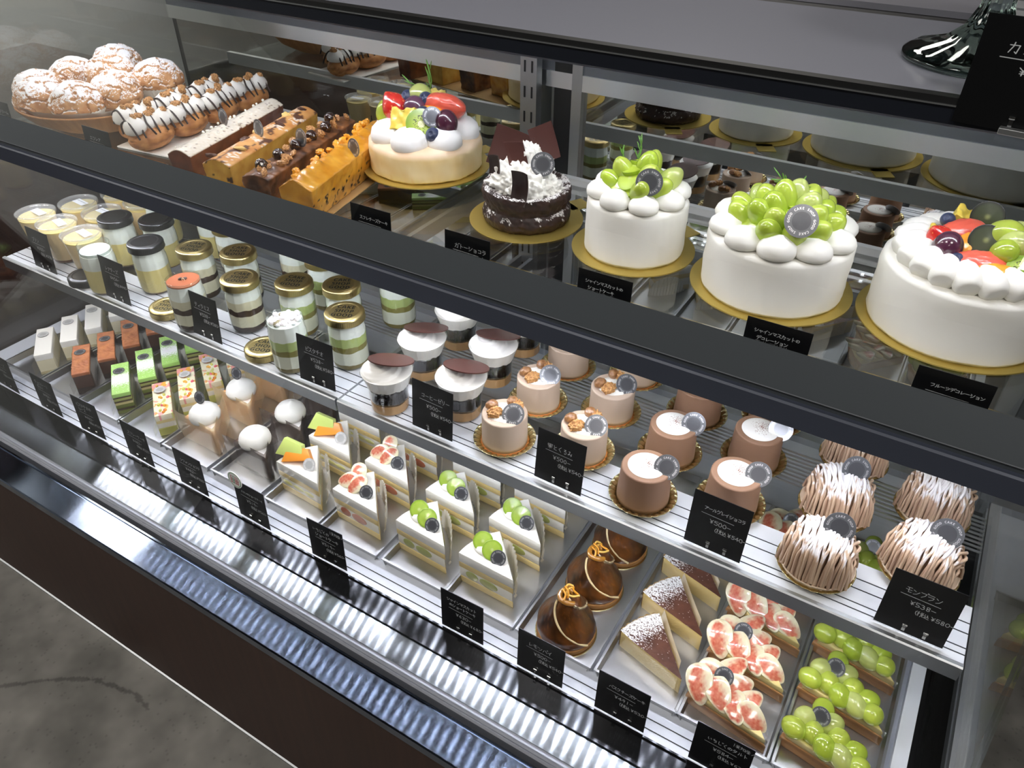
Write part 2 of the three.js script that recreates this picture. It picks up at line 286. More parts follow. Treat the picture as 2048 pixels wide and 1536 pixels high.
// ------------------------------------------------------------------ handwriting, cards, picks
const BASE = {
  'ア': '1,2 9,2 6,5|5,3 5,6 2,10', 'イ': '8,0 5,4 1,6|5,4 5,10', 'ィ': '8,3 5,6 2,7|5,6 5,10', 'エ': '2,2 8,2|5,2 5,8|1,8 9,8', 'オ': '1,3 9,3|6,0 6,10 4,9|6,4 1,9', 'カ': '1,3 8,3 7,10 5,9|4,0 4,4 1,10',
  'キ': '2,2.6 8,1.6|1,5.6 9,4.6|4.4,0 6,10', 'ム': '4,1 2,8 9,8|7,5 9,10', 'ォ': '2,5 8,5|6,3 6,10|6,6 2,9', 'ク': '4,0 1,4|4,2 8,2 6,7 2,10', 'ケ': '3,0 1,5|2,3 9,3|6,3 5,7 3,10', 'コ': '2,2 8,2 8,8|2,8 8,8', 'シ': '2,1 4,3|1,4 3,6|2,10 6,8 9,2', 'ス': '2,1 8,1 5,6 1,10|5,6 9,10', 'セ': '1,4 9,3 7,6|4,0 4,9 9,9',
  'タ': '4,0 1,5|4,2 8,2 6,7 2,10|3,4 6,7', 'チ': '2,2 7,0|1,4 9,4|5,1 5,7 3,10', 'ッ': '2,4 3,6|5,4 6,6|8,4 7,8 4,10', 'テ': '2,1 8,1|1,4 9,4|5,4 5,7 3,10', 'ト': '4,0 4,10|4,4 8,6', 'ヌ': '2,2 8,2 6,7 2,10|3,4 8,9',
  'ハ': '3,3 1,9|6,2 9,9', 'ヒ': '3,1 3,8 4,9 9,9|8,3 3,5', 'フ': '1,2 8,2 7,6 3,10', 'マ': '1,2 9,2 5,7|3,5 7,9', 'ミ': '3,1 7,2|3,4 7,5|2,8 8,10', 'メ': '7,0 5,6 1,10|3,3 8,9', 'モ': '2,1 8,1|1,5 9,5|5,1 5,9 9,9',
  'ャ': '1,6 8,4 7,7|4,3 5,10', 'ョ': '3,4 8,4 8,10|3,7 8,7|3,10 8,10', 'ュ': '3,5 7,5 7,9|1,9 9,9', 'ラ': '2,1 8,1|1,4 8,4 7,7 3,10', 'リ': '3,1 3,6|7,0 7,6 4,10', 'ル': '3,2 3,6 1,10|6,1 6,9 9,6', 'レ': '3,1 3,9 9,5', 'ロ': '2,2 8,2 8,9 2,9 2,2', 'ン': '1,2 4,4|2,10 6,8 9,3', 'ー': '1,5 9,5', 'ツ': '2,2 3,5|5,1 6,4|9,2 7,7 3,10',
  'の': '5,2 4,8 2,8 1,5 4,2 8,3 9,6 6,9', 'い': '2,2 2,7 4,8|7,3 8,6', 'ち': '1,3 8,3|4,0 3,5 7,5 8,8 4,10', 'し': '3,0 3,8 5,10 8,8', 'く': '7,0 3,5 7,10', 'と': '3,1 4,4|8,3 3,6 3,9 8,9', 'る': '3,1 7,1 3,5 7,5 8,8 5,10 4,8', 'み': '2,1 5,1 3,8 1,8 3,6 8,8|8,4 7,10',
  '栗': '1,1 9,1 9,4 1,4 1,1|4,1 4,4|6,1 6,4|1,6 9,6|5,4 5,10|5,6 2,9|5,6 8,9', '税': '3,0 1,1|1,3 4,3|2,1 2,10|2,4 1,7|6,0 7,2|9,0 8,2|6,3 9,3 9,5 6,5 6,3|7,5 5,10|8,5 8,9 10,9', '込': '2,1 3,2|1,4 3,4 3,7 1,9|2,9 9,10|6,1 6,4 4,7|6,3 8,7',
  '愛': '2,1 8,0|3,2 4,3|7,2 6,3|1,4 9,4|4,5 6,5|4,6 2,8|4,6 7,6 3,10|4,7 8,10', '知': '3,0 1,3|2,2 5,2|1,5 5,5|3,2 3,6 1,9|6,2 9,2 9,9 6,9 6,2', '産': '2,1 8,1|3,2 4,4|7,2 6,4|1,4 9,4|1,4 1,10|4,6 9,6|4,8 8,8|3,10 9,10|6,5 6,10',
  '0': '5,1 3,2 2.3,5 3,8 5,9 7,8 7.7,5 7,2 5,1', '1': '5,1 5,9', '2': '2,3 5,1 8,3 2,9 8,9', '3': '2.4,1.8 5,1 7.2,2.4 6,4.4 4.4,4.6 7,5.4 7.4,7.6 5,9 2.4,8.2', '4': '6,9 6,1 2,6 9,6', '5': '8,1 3,1 3,4.4 5.5,4 7.6,5.4 7.4,7.8 5,9 2.6,8.4', '6': '7,1 4,3 2.8,6 3.4,8.4 5.4,9 7.2,8 7,6 5.2,5.2 3.2,6.4', '7': '2,1 8,1 5,9', '8': '5,1 3.2,2 3.4,4 6.8,6 7,8 5,9 3,8 3.2,6 6.6,4 6.8,2 5,1', '9': '7,4 4,5 3,3 5,1 7,2 7,4 6,9',
  '¥': '2,1 5,4 8,1|5,4 5,9|3,5 7,5|3,7 7,7', '(': '7,0 5,3 5,7 7,10', ')': '3,0 5,3 5,7 3,10', '-': '2,5 8,5', ' ': '', '/': '8,1 3,9', '|': '5,0 5,10',
};
for (const [k, b] of Object.entries({ 'ガ': 'カ', 'グ': 'ク', 'ジ': 'シ', 'ズ': 'ス', 'ゼ': 'セ', 'デ': 'テ', 'バ': 'ハ', 'ブ': 'フ', 'じ': 'し', 'ド': 'ト' })) BASE[k] = BASE[b] + '|8.6,-0.6 9.4,1|10.2,-1 11,0.6';
for (const [k, b] of Object.entries({ 'パ': 'ハ', 'ピ': 'ヒ', 'プ': 'フ' })) BASE[k] = BASE[b] + '|9.5,-0.8 10.3,0 9.5,0.8 8.8,0 9.5,-0.8';
function scrawl(ctx, text, x, y, s, r) {
  for (const ch of text) {
    const g = BASE[ch]; const adv = /[0-9()\-¥ 1|/]/.test(ch) ? 0.74 : 0.98;
    if (g) for (const st of g.split('|')) { ctx.beginPath(); st.split(' ').forEach((q, i) => { const [a, b] = q.split(',').map(Number); const px = x + (a + rr(-0.4, 0.4, r)) * s / 10, py = y + (b + rr(-0.4, 0.4, r)) * s / 10; i ? ctx.lineTo(px, py) : ctx.moveTo(px, py); }); ctx.stroke(); }
    x += s * adv;
  }
}
function cardTex(lines, seed, side) {
  const c = document.createElement('canvas'); c.width = 320; c.height = 360; const x = c.getContext('2d'), r = rng(seed * 77 + 5);
  x.fillStyle = '#0b0c0e'; x.fillRect(0, 0, 320, 360); x.strokeStyle = '#cfd3d6'; x.lineCap = 'round'; x.lineJoin = 'round'; x.lineWidth = 3;
  const two = lines.length > 3; let y = two ? 58 : 78;
  const [t1, t2] = two ? lines : [lines[0], null];
  const w1 = Math.max(t1.length, t2 ? t2.length + 0.5 : 0), s = Math.min(34, 230 / w1);
  scrawl(x, t1, 70 - (two ? 26 : 0), y, s, r); if (t2) { y += 44; scrawl(x, t2, 62, y, s, r); }
  y += 50; x.beginPath(); x.moveTo(60, y); x.lineTo(240, y + 4); x.stroke(); y += 22;
  const [p1, p2] = lines.slice(-2); scrawl(x, p1, 108, y, 32, r); scrawl(x, p2, 138, y + 48, 29, r);
  if (side) { x.lineWidth = 2.6; scrawl(x, side, 196, 26, 28, r); }
  const t = new THREE.CanvasTexture(c); t.colorSpace = THREE.SRGBColorSpace; t.anisotropy = 4; return t;
}
const cardBody = box(0.0733, 0.083, 0.0008, 0, 0.0415, 0), clipG = merge([box(0.0035, 0.009, 0.0012, 0, 0.008, 0.0014), cyl(0.0018, 0.0018, 0.005, 10).rotateZ(Math.PI / 2).translate(0, 0.0125, 0.0018)]), footG = box(0.03, 0.0012, 0.016, 0, 0.0006, -0.008);
let cardSeed = 0;
function priceCard(lines, label, pos, turn = 0, o = {}) {
  const t = thing('price_card', label, 'price card', pos, turn, 'black handwritten price cards');
  const face = std(0xffffff, 0.3, 0, { map: cardTex(lines, ++cardSeed, o.side) });
  const lean = o.lean ?? -0.1;
  part(t, 'card', cardBody, [M.card, M.card, M.card, M.card, face, M.card], [0, 0.001, 0], [lean, 0, 0], o.scale);
  part(t, 'clip', clipG, M.chrome, [-0.006, 0.001, 0], [lean, 0, 0]); part(t, 'clip', clipG, M.chrome, [0.016, 0.001, 0], [lean, 0, 0]);
  part(t, 'foot', footG, M.cupPlastic, [0.005, 0, 0]);
  return t;
}
function logoTex(c1 = '#77787c', c2 = '#606165') {
  const c = document.createElement('canvas'); c.width = c.height = 256; const x = c.getContext('2d');
  x.fillStyle = c1; x.fillRect(0, 0, 256, 256); x.fillStyle = c2; x.beginPath(); x.arc(128, 128, 72, 0, 7); x.fill();
  x.fillStyle = '#f2f2f2'; x.font = 'bold 27px sans-serif'; x.textAlign = 'center'; x.textBaseline = 'middle';
  const s = 'GOOD CAKE SHOP GOOD CAKE SHOP '; for (let i = 0; i < s.length; i++) { x.save(); x.translate(128, 128); x.rotate(i / s.length * Math.PI * 2); x.fillText(s[i], 0, -97); x.restore(); }
  const t = new THREE.CanvasTexture(c); t.colorSpace = THREE.SRGBColorSpace; return t;
}
const logoT = logoTex(), logoFace = std(0xffffff, 0.22, 0.55, { map: logoT }), logoEdge = std(0x9b9ca0, 0.3, 0.5), logoPaleFace = phy(0xffffff, 0.25, { map: logoTex('#c9c9c8', '#b9b9b8'), metalness: 0.1 });
const pickG = new THREE.CylinderGeometry(1, 1, 0.06, 32).rotateX(Math.PI / 2), discG = new THREE.CylinderGeometry(1, 1, 0.05, 32);
const Yup = new THREE.Vector3(0, 1, 0);
// turn a part so that its axis (z by default) points to a direction of the world, inside a thing turned by `turn`
function aim(m, turn, dir, axis = [0, 0, 1], spin = 0) {
  const q = new THREE.Quaternion().setFromUnitVectors(new THREE.Vector3(...axis), new THREE.Vector3(...dir).normalize());
  const s = new THREE.Quaternion().setFromAxisAngle(new THREE.Vector3(...axis), spin);
  m.quaternion.copy(new THREE.Quaternion().setFromAxisAngle(Yup, -turn)).multiply(q).multiply(s); return m;
}
function pick(t, turn, pos, r = 0.0135, dir = [0.15, 0.5, 0.85], spin = 0) { const m = part(t, 'logo_pick', pickG, [logoEdge, logoFace, logoEdge], pos, null, r); return aim(m, turn, dir, [0, 0, 1], spin); }
function flatLogo(t, pos, r = 0.0125, pale) { return part(t, 'logo_disc', discG, [logoEdge, pale ? logoPaleFace : logoFace, logoEdge], pos, null, r); }
// a standing ribbon of sheet: path of [x, z], from y0 to y1
function ribbon(path, y0, y1, ny = 4, fn) {
  const n = path.length, pos = [], idx = [];
  for (let j = 0; j <= ny; j++) for (let i = 0; i < n; i++) { let q = [path[i][0], y0 + (y1 - y0) * j / ny, path[i][1]]; if (fn) q = fn(q, i / (n - 1), j / ny); pos.push(...q); }
  for (let j = 0; j < ny; j++) for (let i = 0; i < n - 1; i++) { const a = j * n + i; idx.push(a, a + 1, a + n, a + 1, a + n + 1, a + n); }
  const g = new THREE.BufferGeometry(); g.setAttribute('position', new THREE.Float32BufferAttribute(pos, 3)); g.setIndex(idx); g.computeVertexNormals(); return g;
}
// polar sheet over a wedge with its own height and colours
function polarTop(r, ang, nr, na, hf, cf) {
  const pos = [], col = [], idx = [];
  for (let j = 0; j <= nr; j++) for (let i = 0; i <= na; i++) { const q = r * (0.02 + 0.98 * j / nr), a = -ang / 2 + ang * i / na, x = q * Math.cos(a), z = q * Math.sin(a); const h = hf(x, z, j / nr, i / na); pos.push(x, h, z); col.push(...cf(x, z, j / nr, i / na)); }
  for (let j = 0; j < nr; j++) for (let i = 0; i < na; i++) { const a = j * (na + 1) + i; idx.push(a, a + 1, a + na + 1, a + 1, a + na + 2, a + na + 1); }
  const g = new THREE.BufferGeometry(); g.setAttribute('position', new THREE.Float32BufferAttribute(pos, 3)); g.setAttribute('color', new THREE.Float32BufferAttribute(col, 3)); g.setIndex(idx); g.computeVertexNormals(); return g;
}
// fruit
const C = { cream: hex('#f4f2ec'), sugar: hex('#fbfbfb'), figRed: hex('#c9402c'), figPale: hex('#f1ead0'), crust: hex('#a9713a'), crustDark: hex('#6f431f'), choux: hex('#cf9357'), chouxDark: hex('#9a5c28') };
function grapeGeo(len = 1.25, seed = 0) { const g = blob(1, 1.5); g.scale(1, len, 1); return disp(g, (x, y, z) => 0.03 * N(x * 1.3 + seed, y * 1.3, z * 1.3)); }
const grapeG = [grapeGeo(1.2, 1), grapeGeo(1.3, 5), grapeGeo(1.1, 9)];
// half fruit, flat cut face to +y
function halfGeo(len, flesh, rim, heart, seed) {
  const g = blob(1, 2.5); const p = g.attributes.position;
  for (let i = 0; i < p.count; i++) { let x = p.getX(i), y = p.getY(i), z = p.getZ(i); if (y > 0.05) { const k = Math.hypot(x, z); const s = k > 1e-5 ? Math.min(1, Math.sqrt(1 - 0.0025) * (0.02 + 1.02 * Math.atan2(k, y) / (Math.PI / 2 - 0.05)) / k) : 1; x *= s; z *= s; y = 0.05 + 0.05 * (1 - Math.min(1, k)); } p.setXYZ(i, x * len, y, z); }
  g.computeVertexNormals();
  return paint(g, (x, y, z, nx, ny) => { const k = Math.hypot(x / len, z), a = Math.atan2(z, x); if (y < 0.04) return rim; const st = 0.5 + 0.5 * Math.sin(a * 9 + seed); return k < 0.22 ? mixc(heart, flesh, k / 0.22) : mixc(flesh, rim, sst(0.72, 0.97, k) * 0.8 + 0.12 * st * sst(0.25, 0.6, k)); });
}
const halfGrapeG = halfGeo(1.02, hex('#b4d052'), hex('#8fb22c'), hex('#e8efae'), 1);
const figSliceG = (() => { // a lens of fig: red heart, pale rim
  const out = []; for (let s = 0; s < 3; s++) {
    const g = blob(1, 3); warp(g, (x, y, z) => { const u = x * 0.021, w = z * (0.0135 + 0.004 * x); let h = y * 0.0095; if (h > 0.001) h = 0.001 + (h - 0.001) * 0.18; return [u, h - 0.004 * x * x, w]; });
    out.push(paint(g, (x, y, z, nx, ny) => { const k = Math.hypot(x / 0.021, z / 0.0125); const f = fbm(x * 240 + s * 9, y * 200, z * 240, 3); const seeds = N(x * 900, s * 5, z * 900); const m = (ny > 0.05 ? 1 : 0) * (1 - sst(-0.05, 0.75, z / 0.0135 + f * 0.5)) * (1 - sst(0.74, 0.95, k + f * 0.25)); const red = mixc(hex('#c4503c'), hex('#e39a7c'), clamp(0.45 + f * 0.9 + 0.35 * seeds)); return mixc(mixc(C.figPale, hex('#e9dcae'), clamp(0.4 + f)), red, m); }));
  } return out;
})();
const berryG = disp(blob(1, 2), (x, y, z) => { const k = Math.hypot(x, z); return y > 0.6 ? (k < 0.28 ? -0.22 : k < 0.42 ? 0.03 : 0) : 0; });
const M_berry = phy(0x2a3350, 0.45, { clearcoat: 0.25, sheen: 0.6, sheenColor: new THREE.Color(0x8fa0c8) });
function sprig(n, len, seed, spread = 0.6) { // rosemary: stalk and needles
  const r = rng(seed), L = []; const stalk = [[0, 0, 0], [0.15 * len, 0.5 * len, 0.05 * len], [0.1 * len, len, 0.1 * len]]; L.push(prep(tube(stalk, 0.0007, 8, 5)));
  for (let i = 0; i < n; i++) { const t = (i + 0.5) / n, a = r() * 6.28, l = len * rr(0.35, 0.6, r); const g = blob(1, 1); g.scale(0.0011, l / 2, 0.0008); g.translate(0, l / 2, 0); g.rotateZ(spread * rr(0.6, 1.2, r)); g.rotateY(a); g.translate(0.15 * len * t, len * t * 0.95, 0.08 * len * t); g.setAttribute('uv', new THREE.Float32BufferAttribute(new Float32Array(g.attributes.position.count * 2), 2)); L.push(prep(g)); }
  return merge(L);
}
function kissGeo(r, h, seed = 0, ribs = 0) { // a piped dollop with a drawn-up tip
  const g = wlathe([[0, 0], [0.7, 0], [0.95, 0.12], [1, 0.3], [0.93, 0.5], [0.72, 0.7], [0.42, 0.83], [0.18, 0.92], [0.06, 0.99], [0, 1.02]].map(([a, b]) => [a * r, b * h]), 40);
  const p = g.attributes.position; for (let i = 0; i < p.count; i++) { const x = p.getX(i), y = p.getY(i), z = p.getZ(i), a = Math.atan2(z, x), k = y / h; const s = 1 + 0.035 * fbm(x / r * 1.5 + seed, y / r * 2, z / r * 1.5) + (ribs ? 0.05 * Math.sin(a * ribs + k * 5) : 0.012 * Math.sin(k * 22 + a + seed)); const off = sst(0.75, 1, k) * r * 0.18; p.setXYZ(i, x * s + off * Math.cos(seed), y, z * s + off * Math.sin(seed)); }
  g.computeVertexNormals(); return g;
}
const kissG = [kissGeo(1, 1.1, 1), kissGeo(1, 1.05, 3), kissGeo(1, 1.15, 5)];
// ------------------------------------------------------------------ deck: fourteen steel trays
const TX = [-1.598, -1.468, -1.339, -1.211, -1.081, -0.948, -0.8125, -0.6825, -0.5475, -0.422, -0.293, -0.163, -0.0375, 0.09];
const SORT = ['white cream slices', 'cocoa slices', 'green slices', 'confetti slices', 'golden chiffon wedges', 'dark chiffon wedges', 'melon shortcakes', 'fig shortcakes', 'grape shortcakes beside the figs', 'grape shortcakes beside the lemon pies', 'lemon pies', 'basque cheesecakes', 'fig tarts', 'grape tarts'];
const trayG = (() => {
  const w = 0.121, d = 0.45, h = 0.014, f = 0.004, L = [box(w - 2 * f, 0.0015, d - 2 * f, 0, 0.00075, 0)];
  const wallX = (s) => { const g = box(0.0014, h * 1.04, d); g.rotateZ(-s * 0.28); return g.translate(s * (w / 2 - f / 2), h / 2, 0); };
  const wallZ = (s) => { const g = box(w, h * 1.04, 0.0014); g.rotateX(s * 0.28); return g.translate(0, h / 2, s * (d / 2 - f / 2)); };
  L.push(wallX(-1), wallX(1), wallZ(-1), wallZ(1));
  L.push(box(0.0035, 0.0016, d + 0.003, w / 2 + 0.0002, h, 0), box(0.0035, 0.0016, d + 0.003, -w / 2 - 0.0002, h, 0), box(w + 0.003, 0.0016, 0.0035, 0, h, d / 2), box(w + 0.003, 0.0016, 0.0035, 0, h, -d / 2));
  return merge(L);
})();
TX.forEach((x, i) => { const t = thing('steel_tray', 'shallow stainless tray under the ' + SORT[i], 'tray', [x, YD, -0.826], 0, 'cake trays on the deck'); part(t, 'tray_pan', trayG, M.tray); });
const YTR = YD + 0.0016;
const ROW = ['front', 'second', 'third', 'fourth', 'fifth'];
// --- bar-shaped slices laid at a slant
function barSlice(kind, label, category) {
  const L = 0.112, w = 0.034, h = 0.049, t = thing(kind + '_slice', label, category, [0, 0, 0], 0, kind.replace('_', ' ') + ' slices');
  const lay = (n, m, y0, y1, dx = 0) => part(t, n, rbox(L - dx, y1 - y0, w - dx, 0.0012), m, [0, (y0 + y1) / 2, 0]);
  if (kind === 'white_cream') { lay('cream_body', M.spongePale, 0, 0.006); lay('cream_body', std(0xece4c4, 0.6), 0.006, 0.034, 0.0004); lay('cream_top', M.creamSmooth, 0.034, h); }
  if (kind === 'cocoa') {
    lay('sponge_layer', M.spongeDark, 0, 0.012); lay('ganache_layer', std(0x4b2c1e, 0.6), 0.012, 0.042, 0.0004);
    const g = weld(rbox(L, 0.008, w, 0.0015, 6)); part(t, 'cocoa_top', new THREE.BoxGeometry(1, 1, 1), M.v); t.remove(t.children[t.children.length - 1]);
    const top = new THREE.BoxGeometry(L, 0.007, w, 60, 3, 24); const q = disp(weld(top), (x, y, z, nx, ny) => ny > 0.3 ? 0.0016 * Math.abs(fbm(x * 70, 2, z * 70, 4)) * 2.2 : 0);
    part(t, 'cocoa_top', paint(q, (x, y, z) => mixc(hex('#9c5634'), hex('#c4804f'), clamp(0.5 + 1.2 * fbm(x * 60, y * 60, z * 60)))), vc(0.38), [0, 0.0455, 0]);
  }
  if (kind === 'green') { lay('sponge_layer', M.spongeGreen, 0, 0.008); lay('cream_layer', std(0x4a3a22, 0.7), 0.008, 0.013, 0.0006); lay('sponge_layer', M.spongeGreen, 0.013, 0.021); lay('cream_layer', std(0xcfc489, 0.7), 0.021, 0.027, 0.0006); lay('sponge_layer', std(0x55472a, 0.8), 0.027, 0.031); lay('cream_layer', std(0xa8ad62, 0.7), 0.031, 0.037, 0.0006); lay('sponge_layer', std(0x4a3d22, 0.8), 0.037, 0.041); 
    const top = weld(new THREE.BoxGeometry(L, 0.008, w, 110, 1, 34)); top.computeVertexNormals();
    part(t, 'pistachio_glaze', paint(top, (x, y, z, nx, ny) => { const band = Math.exp(-Math.pow((x - 0.004) / 0.02, 2)); return N(x * 900, 3, z * 900) + band * 1.2 > 0.55 && ny > 0.5 ? C.sugar : hex('#a9d672'); }), vc(0.4), [0, 0.045, 0]); }
  if (kind === 'confetti') { lay('sponge_layer', std(0xc3c26a, 0.8), 0, 0.018); lay('cream_layer', M.creamSheet, 0.018, 0.03, 0.0005); lay('sponge_layer', std(0xe7d596, 0.8), 0.03, 0.037); 
    const top = weld(new THREE.BoxGeometry(L, 0.012, w, 90, 1, 28)); top.computeVertexNormals();
    part(t, 'fruit_glaze', paint(top, (x, y, z) => { const a = fbm(x * 55, 1, z * 55, 2), b = fbm(x * 60 + 20, 4, z * 60, 2), c = fbm(x * 70 + 50, 8, z * 70, 2); return b > 0.14 ? hex('#f2a3a0') : a > 0.15 ? hex('#f0b24a') : c > 0.17 ? hex('#d7db7d') : hex('#f6efd2'); }), M.vGloss, [0, 0.0431, 0]);
    const gr = rng(4); for (let i = 0; i < 16; i++) part(t, 'fruit_bit', rbox(0.006, 0.004, 0.0045, 0.0012, 1), std([0xef9a2f, 0xe8687a, 0xf0b64e, 0xd8d86b][i % 4], 0.2), [rr(-0.05, 0.05, gr), h + 0.0012, rr(-0.013, 0.013, gr)], [rr(-0.3, 0.3, gr), rr(0, 3, gr), rr(-0.3, 0.3, gr)]); }
  flatLogo(t, [-0.026, kind === 'confetti' ? h + 0.004 : h + 0.0014, 0.002], 0.0115, kind === 'confetti' || kind === 'white_cream').rotation.z = 0.05;
  const e = 0.0008; part(t, 'clear_film', ribbon([[-L / 2, -w / 2 - e], [L / 2 - 0.012, -w / 2 - e], [L / 2 + e, -w / 2 - e], [L / 2 + e, w / 2 + e], [L / 2 - 0.012, w / 2 + e], [-L / 2, w / 2 + e]], 0.0005, h - 0.003, 3, (q, u, v) => [q[0], q[1] + 0.0012 * Math.sin(u * 30), q[2]]), M.film);
  part(t, 'film_flap', ribbon([[L / 2 - 0.03, w / 2 + e], [L / 2 - 0.005, w / 2 + 0.004], [L / 2 + 0.014, w / 2 + 0.007]], 0.0005, h * 0.72, 3), M.film);
  return t;
}
{
  const turn = Math.atan2(-0.083, 0.115) + Math.PI + Math.PI; // long axis: from front right to back left
  const kinds = [['white_cream', 'white cream topped cheesecake slice'], ['cocoa', 'cocoa dusted chocolate slice'], ['green', 'green pistachio slice with a sugar stripe'], ['confetti', 'cream slice speckled with pink and orange fruit']];
  kinds.forEach(([k, d], i) => {
    let proto;
    const th = -Math.atan2(0.078, 0.108);
    for (let r = 0; r < 4; r++) {
      const c = [TX[i] - 0.002, YTR, -0.668 - r * 0.0605];
      const label = d + ', ' + ROW[r] + ' from the front in its tray';
      if (!proto) { proto = barSlice(k, label, 'cake slice'); proto.position.set(...c); proto.rotation.y = th; } else copyOf(proto, label, c, th + rr(-0.03, 0.03));
    }
  });
}
// --- wedge-shaped pieces: tip to the front right
const WT = Math.PI - 25.5 * Math.PI / 180, WA = 45 * Math.PI / 180, WR = 0.101;
const side = (a, b, off) => [[Math.cos(a) * b, Math.sin(a) * b]];
function filmV(r, ang, h, off = 0.001, seed = 0, back = 0.012) {
  const pts = []; for (let i = 0; i <= 14; i++) { const q = r + back - (r + back) * i / 14; pts.push([q * Math.cos(ang / 2) - 0, -q * Math.sin(ang / 2) - off]); } for (let i = 1; i <= 14; i++) { const q = (r + back) * i / 14; pts.push([q * Math.cos(ang / 2), q * Math.sin(ang / 2) + off]); }
  return ribbon(pts, 0.0006, h, 4, ([x, y, z], u, v) => { const s = 0.0014 * N(u * 9 + seed, v * 3, seed) + (u < 0.12 || u > 0.88 ? 0.004 * N(u * 14, v * 2, seed + 5) : 0); return [x - 0.002 * 0, y, z + (z < 0 ? -Math.abs(s) : Math.abs(s))]; });
}
const doilyG = ribbon(Array.from({ length: 80 }, (_, i) => { const q = 0.016 + 0.1 * i / 79, a = WA / 2; const off = 0.0022 + 0.011 * Math.sin(Math.PI * Math.min(1, i / 79 * 0.9 + 0.08)) + 0.0013 * Math.sin(i * 1.0); return [q * Math.cos(a) - off * Math.sin(a), q * Math.sin(a) + off * Math.cos(a)]; }), 0.0004, 1, 5, ([x, y, z], u, v) => { const hh = 0.008 + 0.047 * Math.sqrt(Math.max(0, 1 - Math.pow((u - 0.55) / 0.47, 2))); return [x - 0.002 * v, 0.0004 + hh * v, z + 0.003 * v]; });
function shortcake(fruit, label) {
  const t = thing(fruit + '_shortcake', label, 'shortcake', [0, 0, 0], WT, fruit + ' shortcake wedges');
  const h = 0.066; const lay = (n, m, y0, y1, ins = 0) => part(t, n, wedge(WR, WA, y1 - y0, y0, ins), m);
  lay('sponge_layer', M.sponge, 0, 0.013); lay('cream_layer', M.creamSheet, 0.013, 0.034, 0.0008); lay('sponge_layer', M.sponge, 0.034, 0.046); lay('cream_top', M.creamSmooth, 0.046, h);
  // fruit seen cut on both sides of the filling
  const fm = fruit === 'grape' ? phy(0xa3aa55, 0.3, { clearcoat: 0.5 }) : fruit === 'fig' ? std(0xb56a4c, 0.4) : std(0xd9d58c, 0.4);
  for (const s of [-1, 1]) for (const [q, l] of fruit === 'melon' ? [[0.03, 0.012], [0.055, 0.014], [0.083, 0.012]] : [[0.047, 0.017], [0.078, 0.012]]) { const g = blob(1, 2); const m = part(t, 'filling_fruit', g, fm, [q * Math.cos(WA / 2), 0.0235, s * (q * Math.sin(WA / 2) - 0.0012)], [0, -s * WA / 2, 0], [l, fruit === 'melon' ? 0.0045 : 0.0092, 0.0022]); }
  part(t, 'clear_film', filmV(WR, WA, 0.063, 0.0012, fruit.length), M.film);
  part(t, 'paper_doily', doilyG, M.paper);
  if (fruit === 'grape') {
    part(t, 'cream_dollop', kissG[0], M.cream, [0.079, h - 0.002, 0], null, [0.019, 0.012, 0.016]);
    for (const [x, y, z, d] of [[0.081, 0.013, -0.001, [0.1, 0.75, 0.6]], [0.060, 0.0105, 0.002, [0.2, 0.8, 0.6]]]) aim(part(t, 'half_grape', halfGrapeG, M.vJelly, [x, h + y, z], null, 0.0158), WT, d, [0, 1, 0]);
    pick(t, WT, [0.0435, h + 0.008, 0.002], 0.0125, [0.12, 0.62, 0.78]);
  } else if (fruit === 'fig') {
    part(t, 'cream_dollop', kissG[1], M.cream, [0.08, h - 0.002, 0], null, [0.017, 0.007, 0.016]);
    const fs = [[0.088, 0.010, -0.012, [0.0, 0.7, 0.7], 0.5], [0.086, 0.015, 0.008, [0.25, 0.7, 0.6], 2], [0.069, 0.0105, -0.004, [0.1, 0.75, 0.6], 1.2]];
    fs.forEach(([x, y, z, d, s], i) => aim(part(t, 'fig_quarter', figSliceG[i], M.vWet, [x, h + y, z], null, 0.98), WT, d, [0, 1, 0], s));
    pick(t, WT, [0.046, h + 0.008, 0.003], 0.0125, [0.12, 0.62, 0.78]);
  } else {
    const mk = (c1, c2) => { const g = wedge(0.03, 1.15, 0.014, 0, 0, 0.001); return g; };
    const ms = new THREE.Shape([[-0.02, -0.011], [0.02, -0.004], [0.013, 0.013], [-0.014, 0.014]].map(([a, b]) => new THREE.Vector2(a, b)));
    const mg = toCreasedNormals(new THREE.ExtrudeGeometry(ms, { depth: 0.009, bevelEnabled: true, bevelSize: 0.0012, bevelThickness: 0.0012, bevelSegments: 2 }), 0.6);
    aim(part(t, 'melon_piece', mg, std(0xcfe07e, 0.28), [0.09, h + 0.013, -0.006], null, 1.22), WT, [0.25, 0.5, 0.8], [0, 0, 1], -0.12);
    aim(part(t, 'melon_piece', mg, std(0xf09a38, 0.28), [0.075, h + 0.0065, -0.002], null, [1.3, 1.05, 1.1]), WT, [0.2, 0.72, 0.66], [0, 0, 1], 0.2);
    pick(t, WT, [0.044, h + 0.008, 0.004], 0.012, [0.12, 0.62, 0.78]).material = [logoEdge, logoPaleFace, logoEdge];
  }
  return t;
}
const tips = (i) => TX[i] + 0.0405;
for (const [fruit, cols] of [['melon', [6]], ['fig', [7]], ['grape', [8, 9]]]) {
  let proto; for (const c of cols) for (let r = 0; r < 4; r++) {
    const where = fruit === 'grape' ? (c === 8 ? ', next to the figs' : ', next to the lemon pies') : '';
    const d = { melon: 'shortcake wedge with green and orange melon', fig: 'shortcake wedge topped with red fig', grape: 'shortcake with two halved green grapes' }[fruit];
    const label = d + ', ' + ROW[r] + ' from the front' + where, pos = [tips(c), YTR, -0.637 - r * 0.0825];
    if (!proto) { proto = shortcake(fruit, label); proto.position.set(...pos); } else copyOf(proto, label, pos, WT + rr(-0.03, 0.03));
  }
}
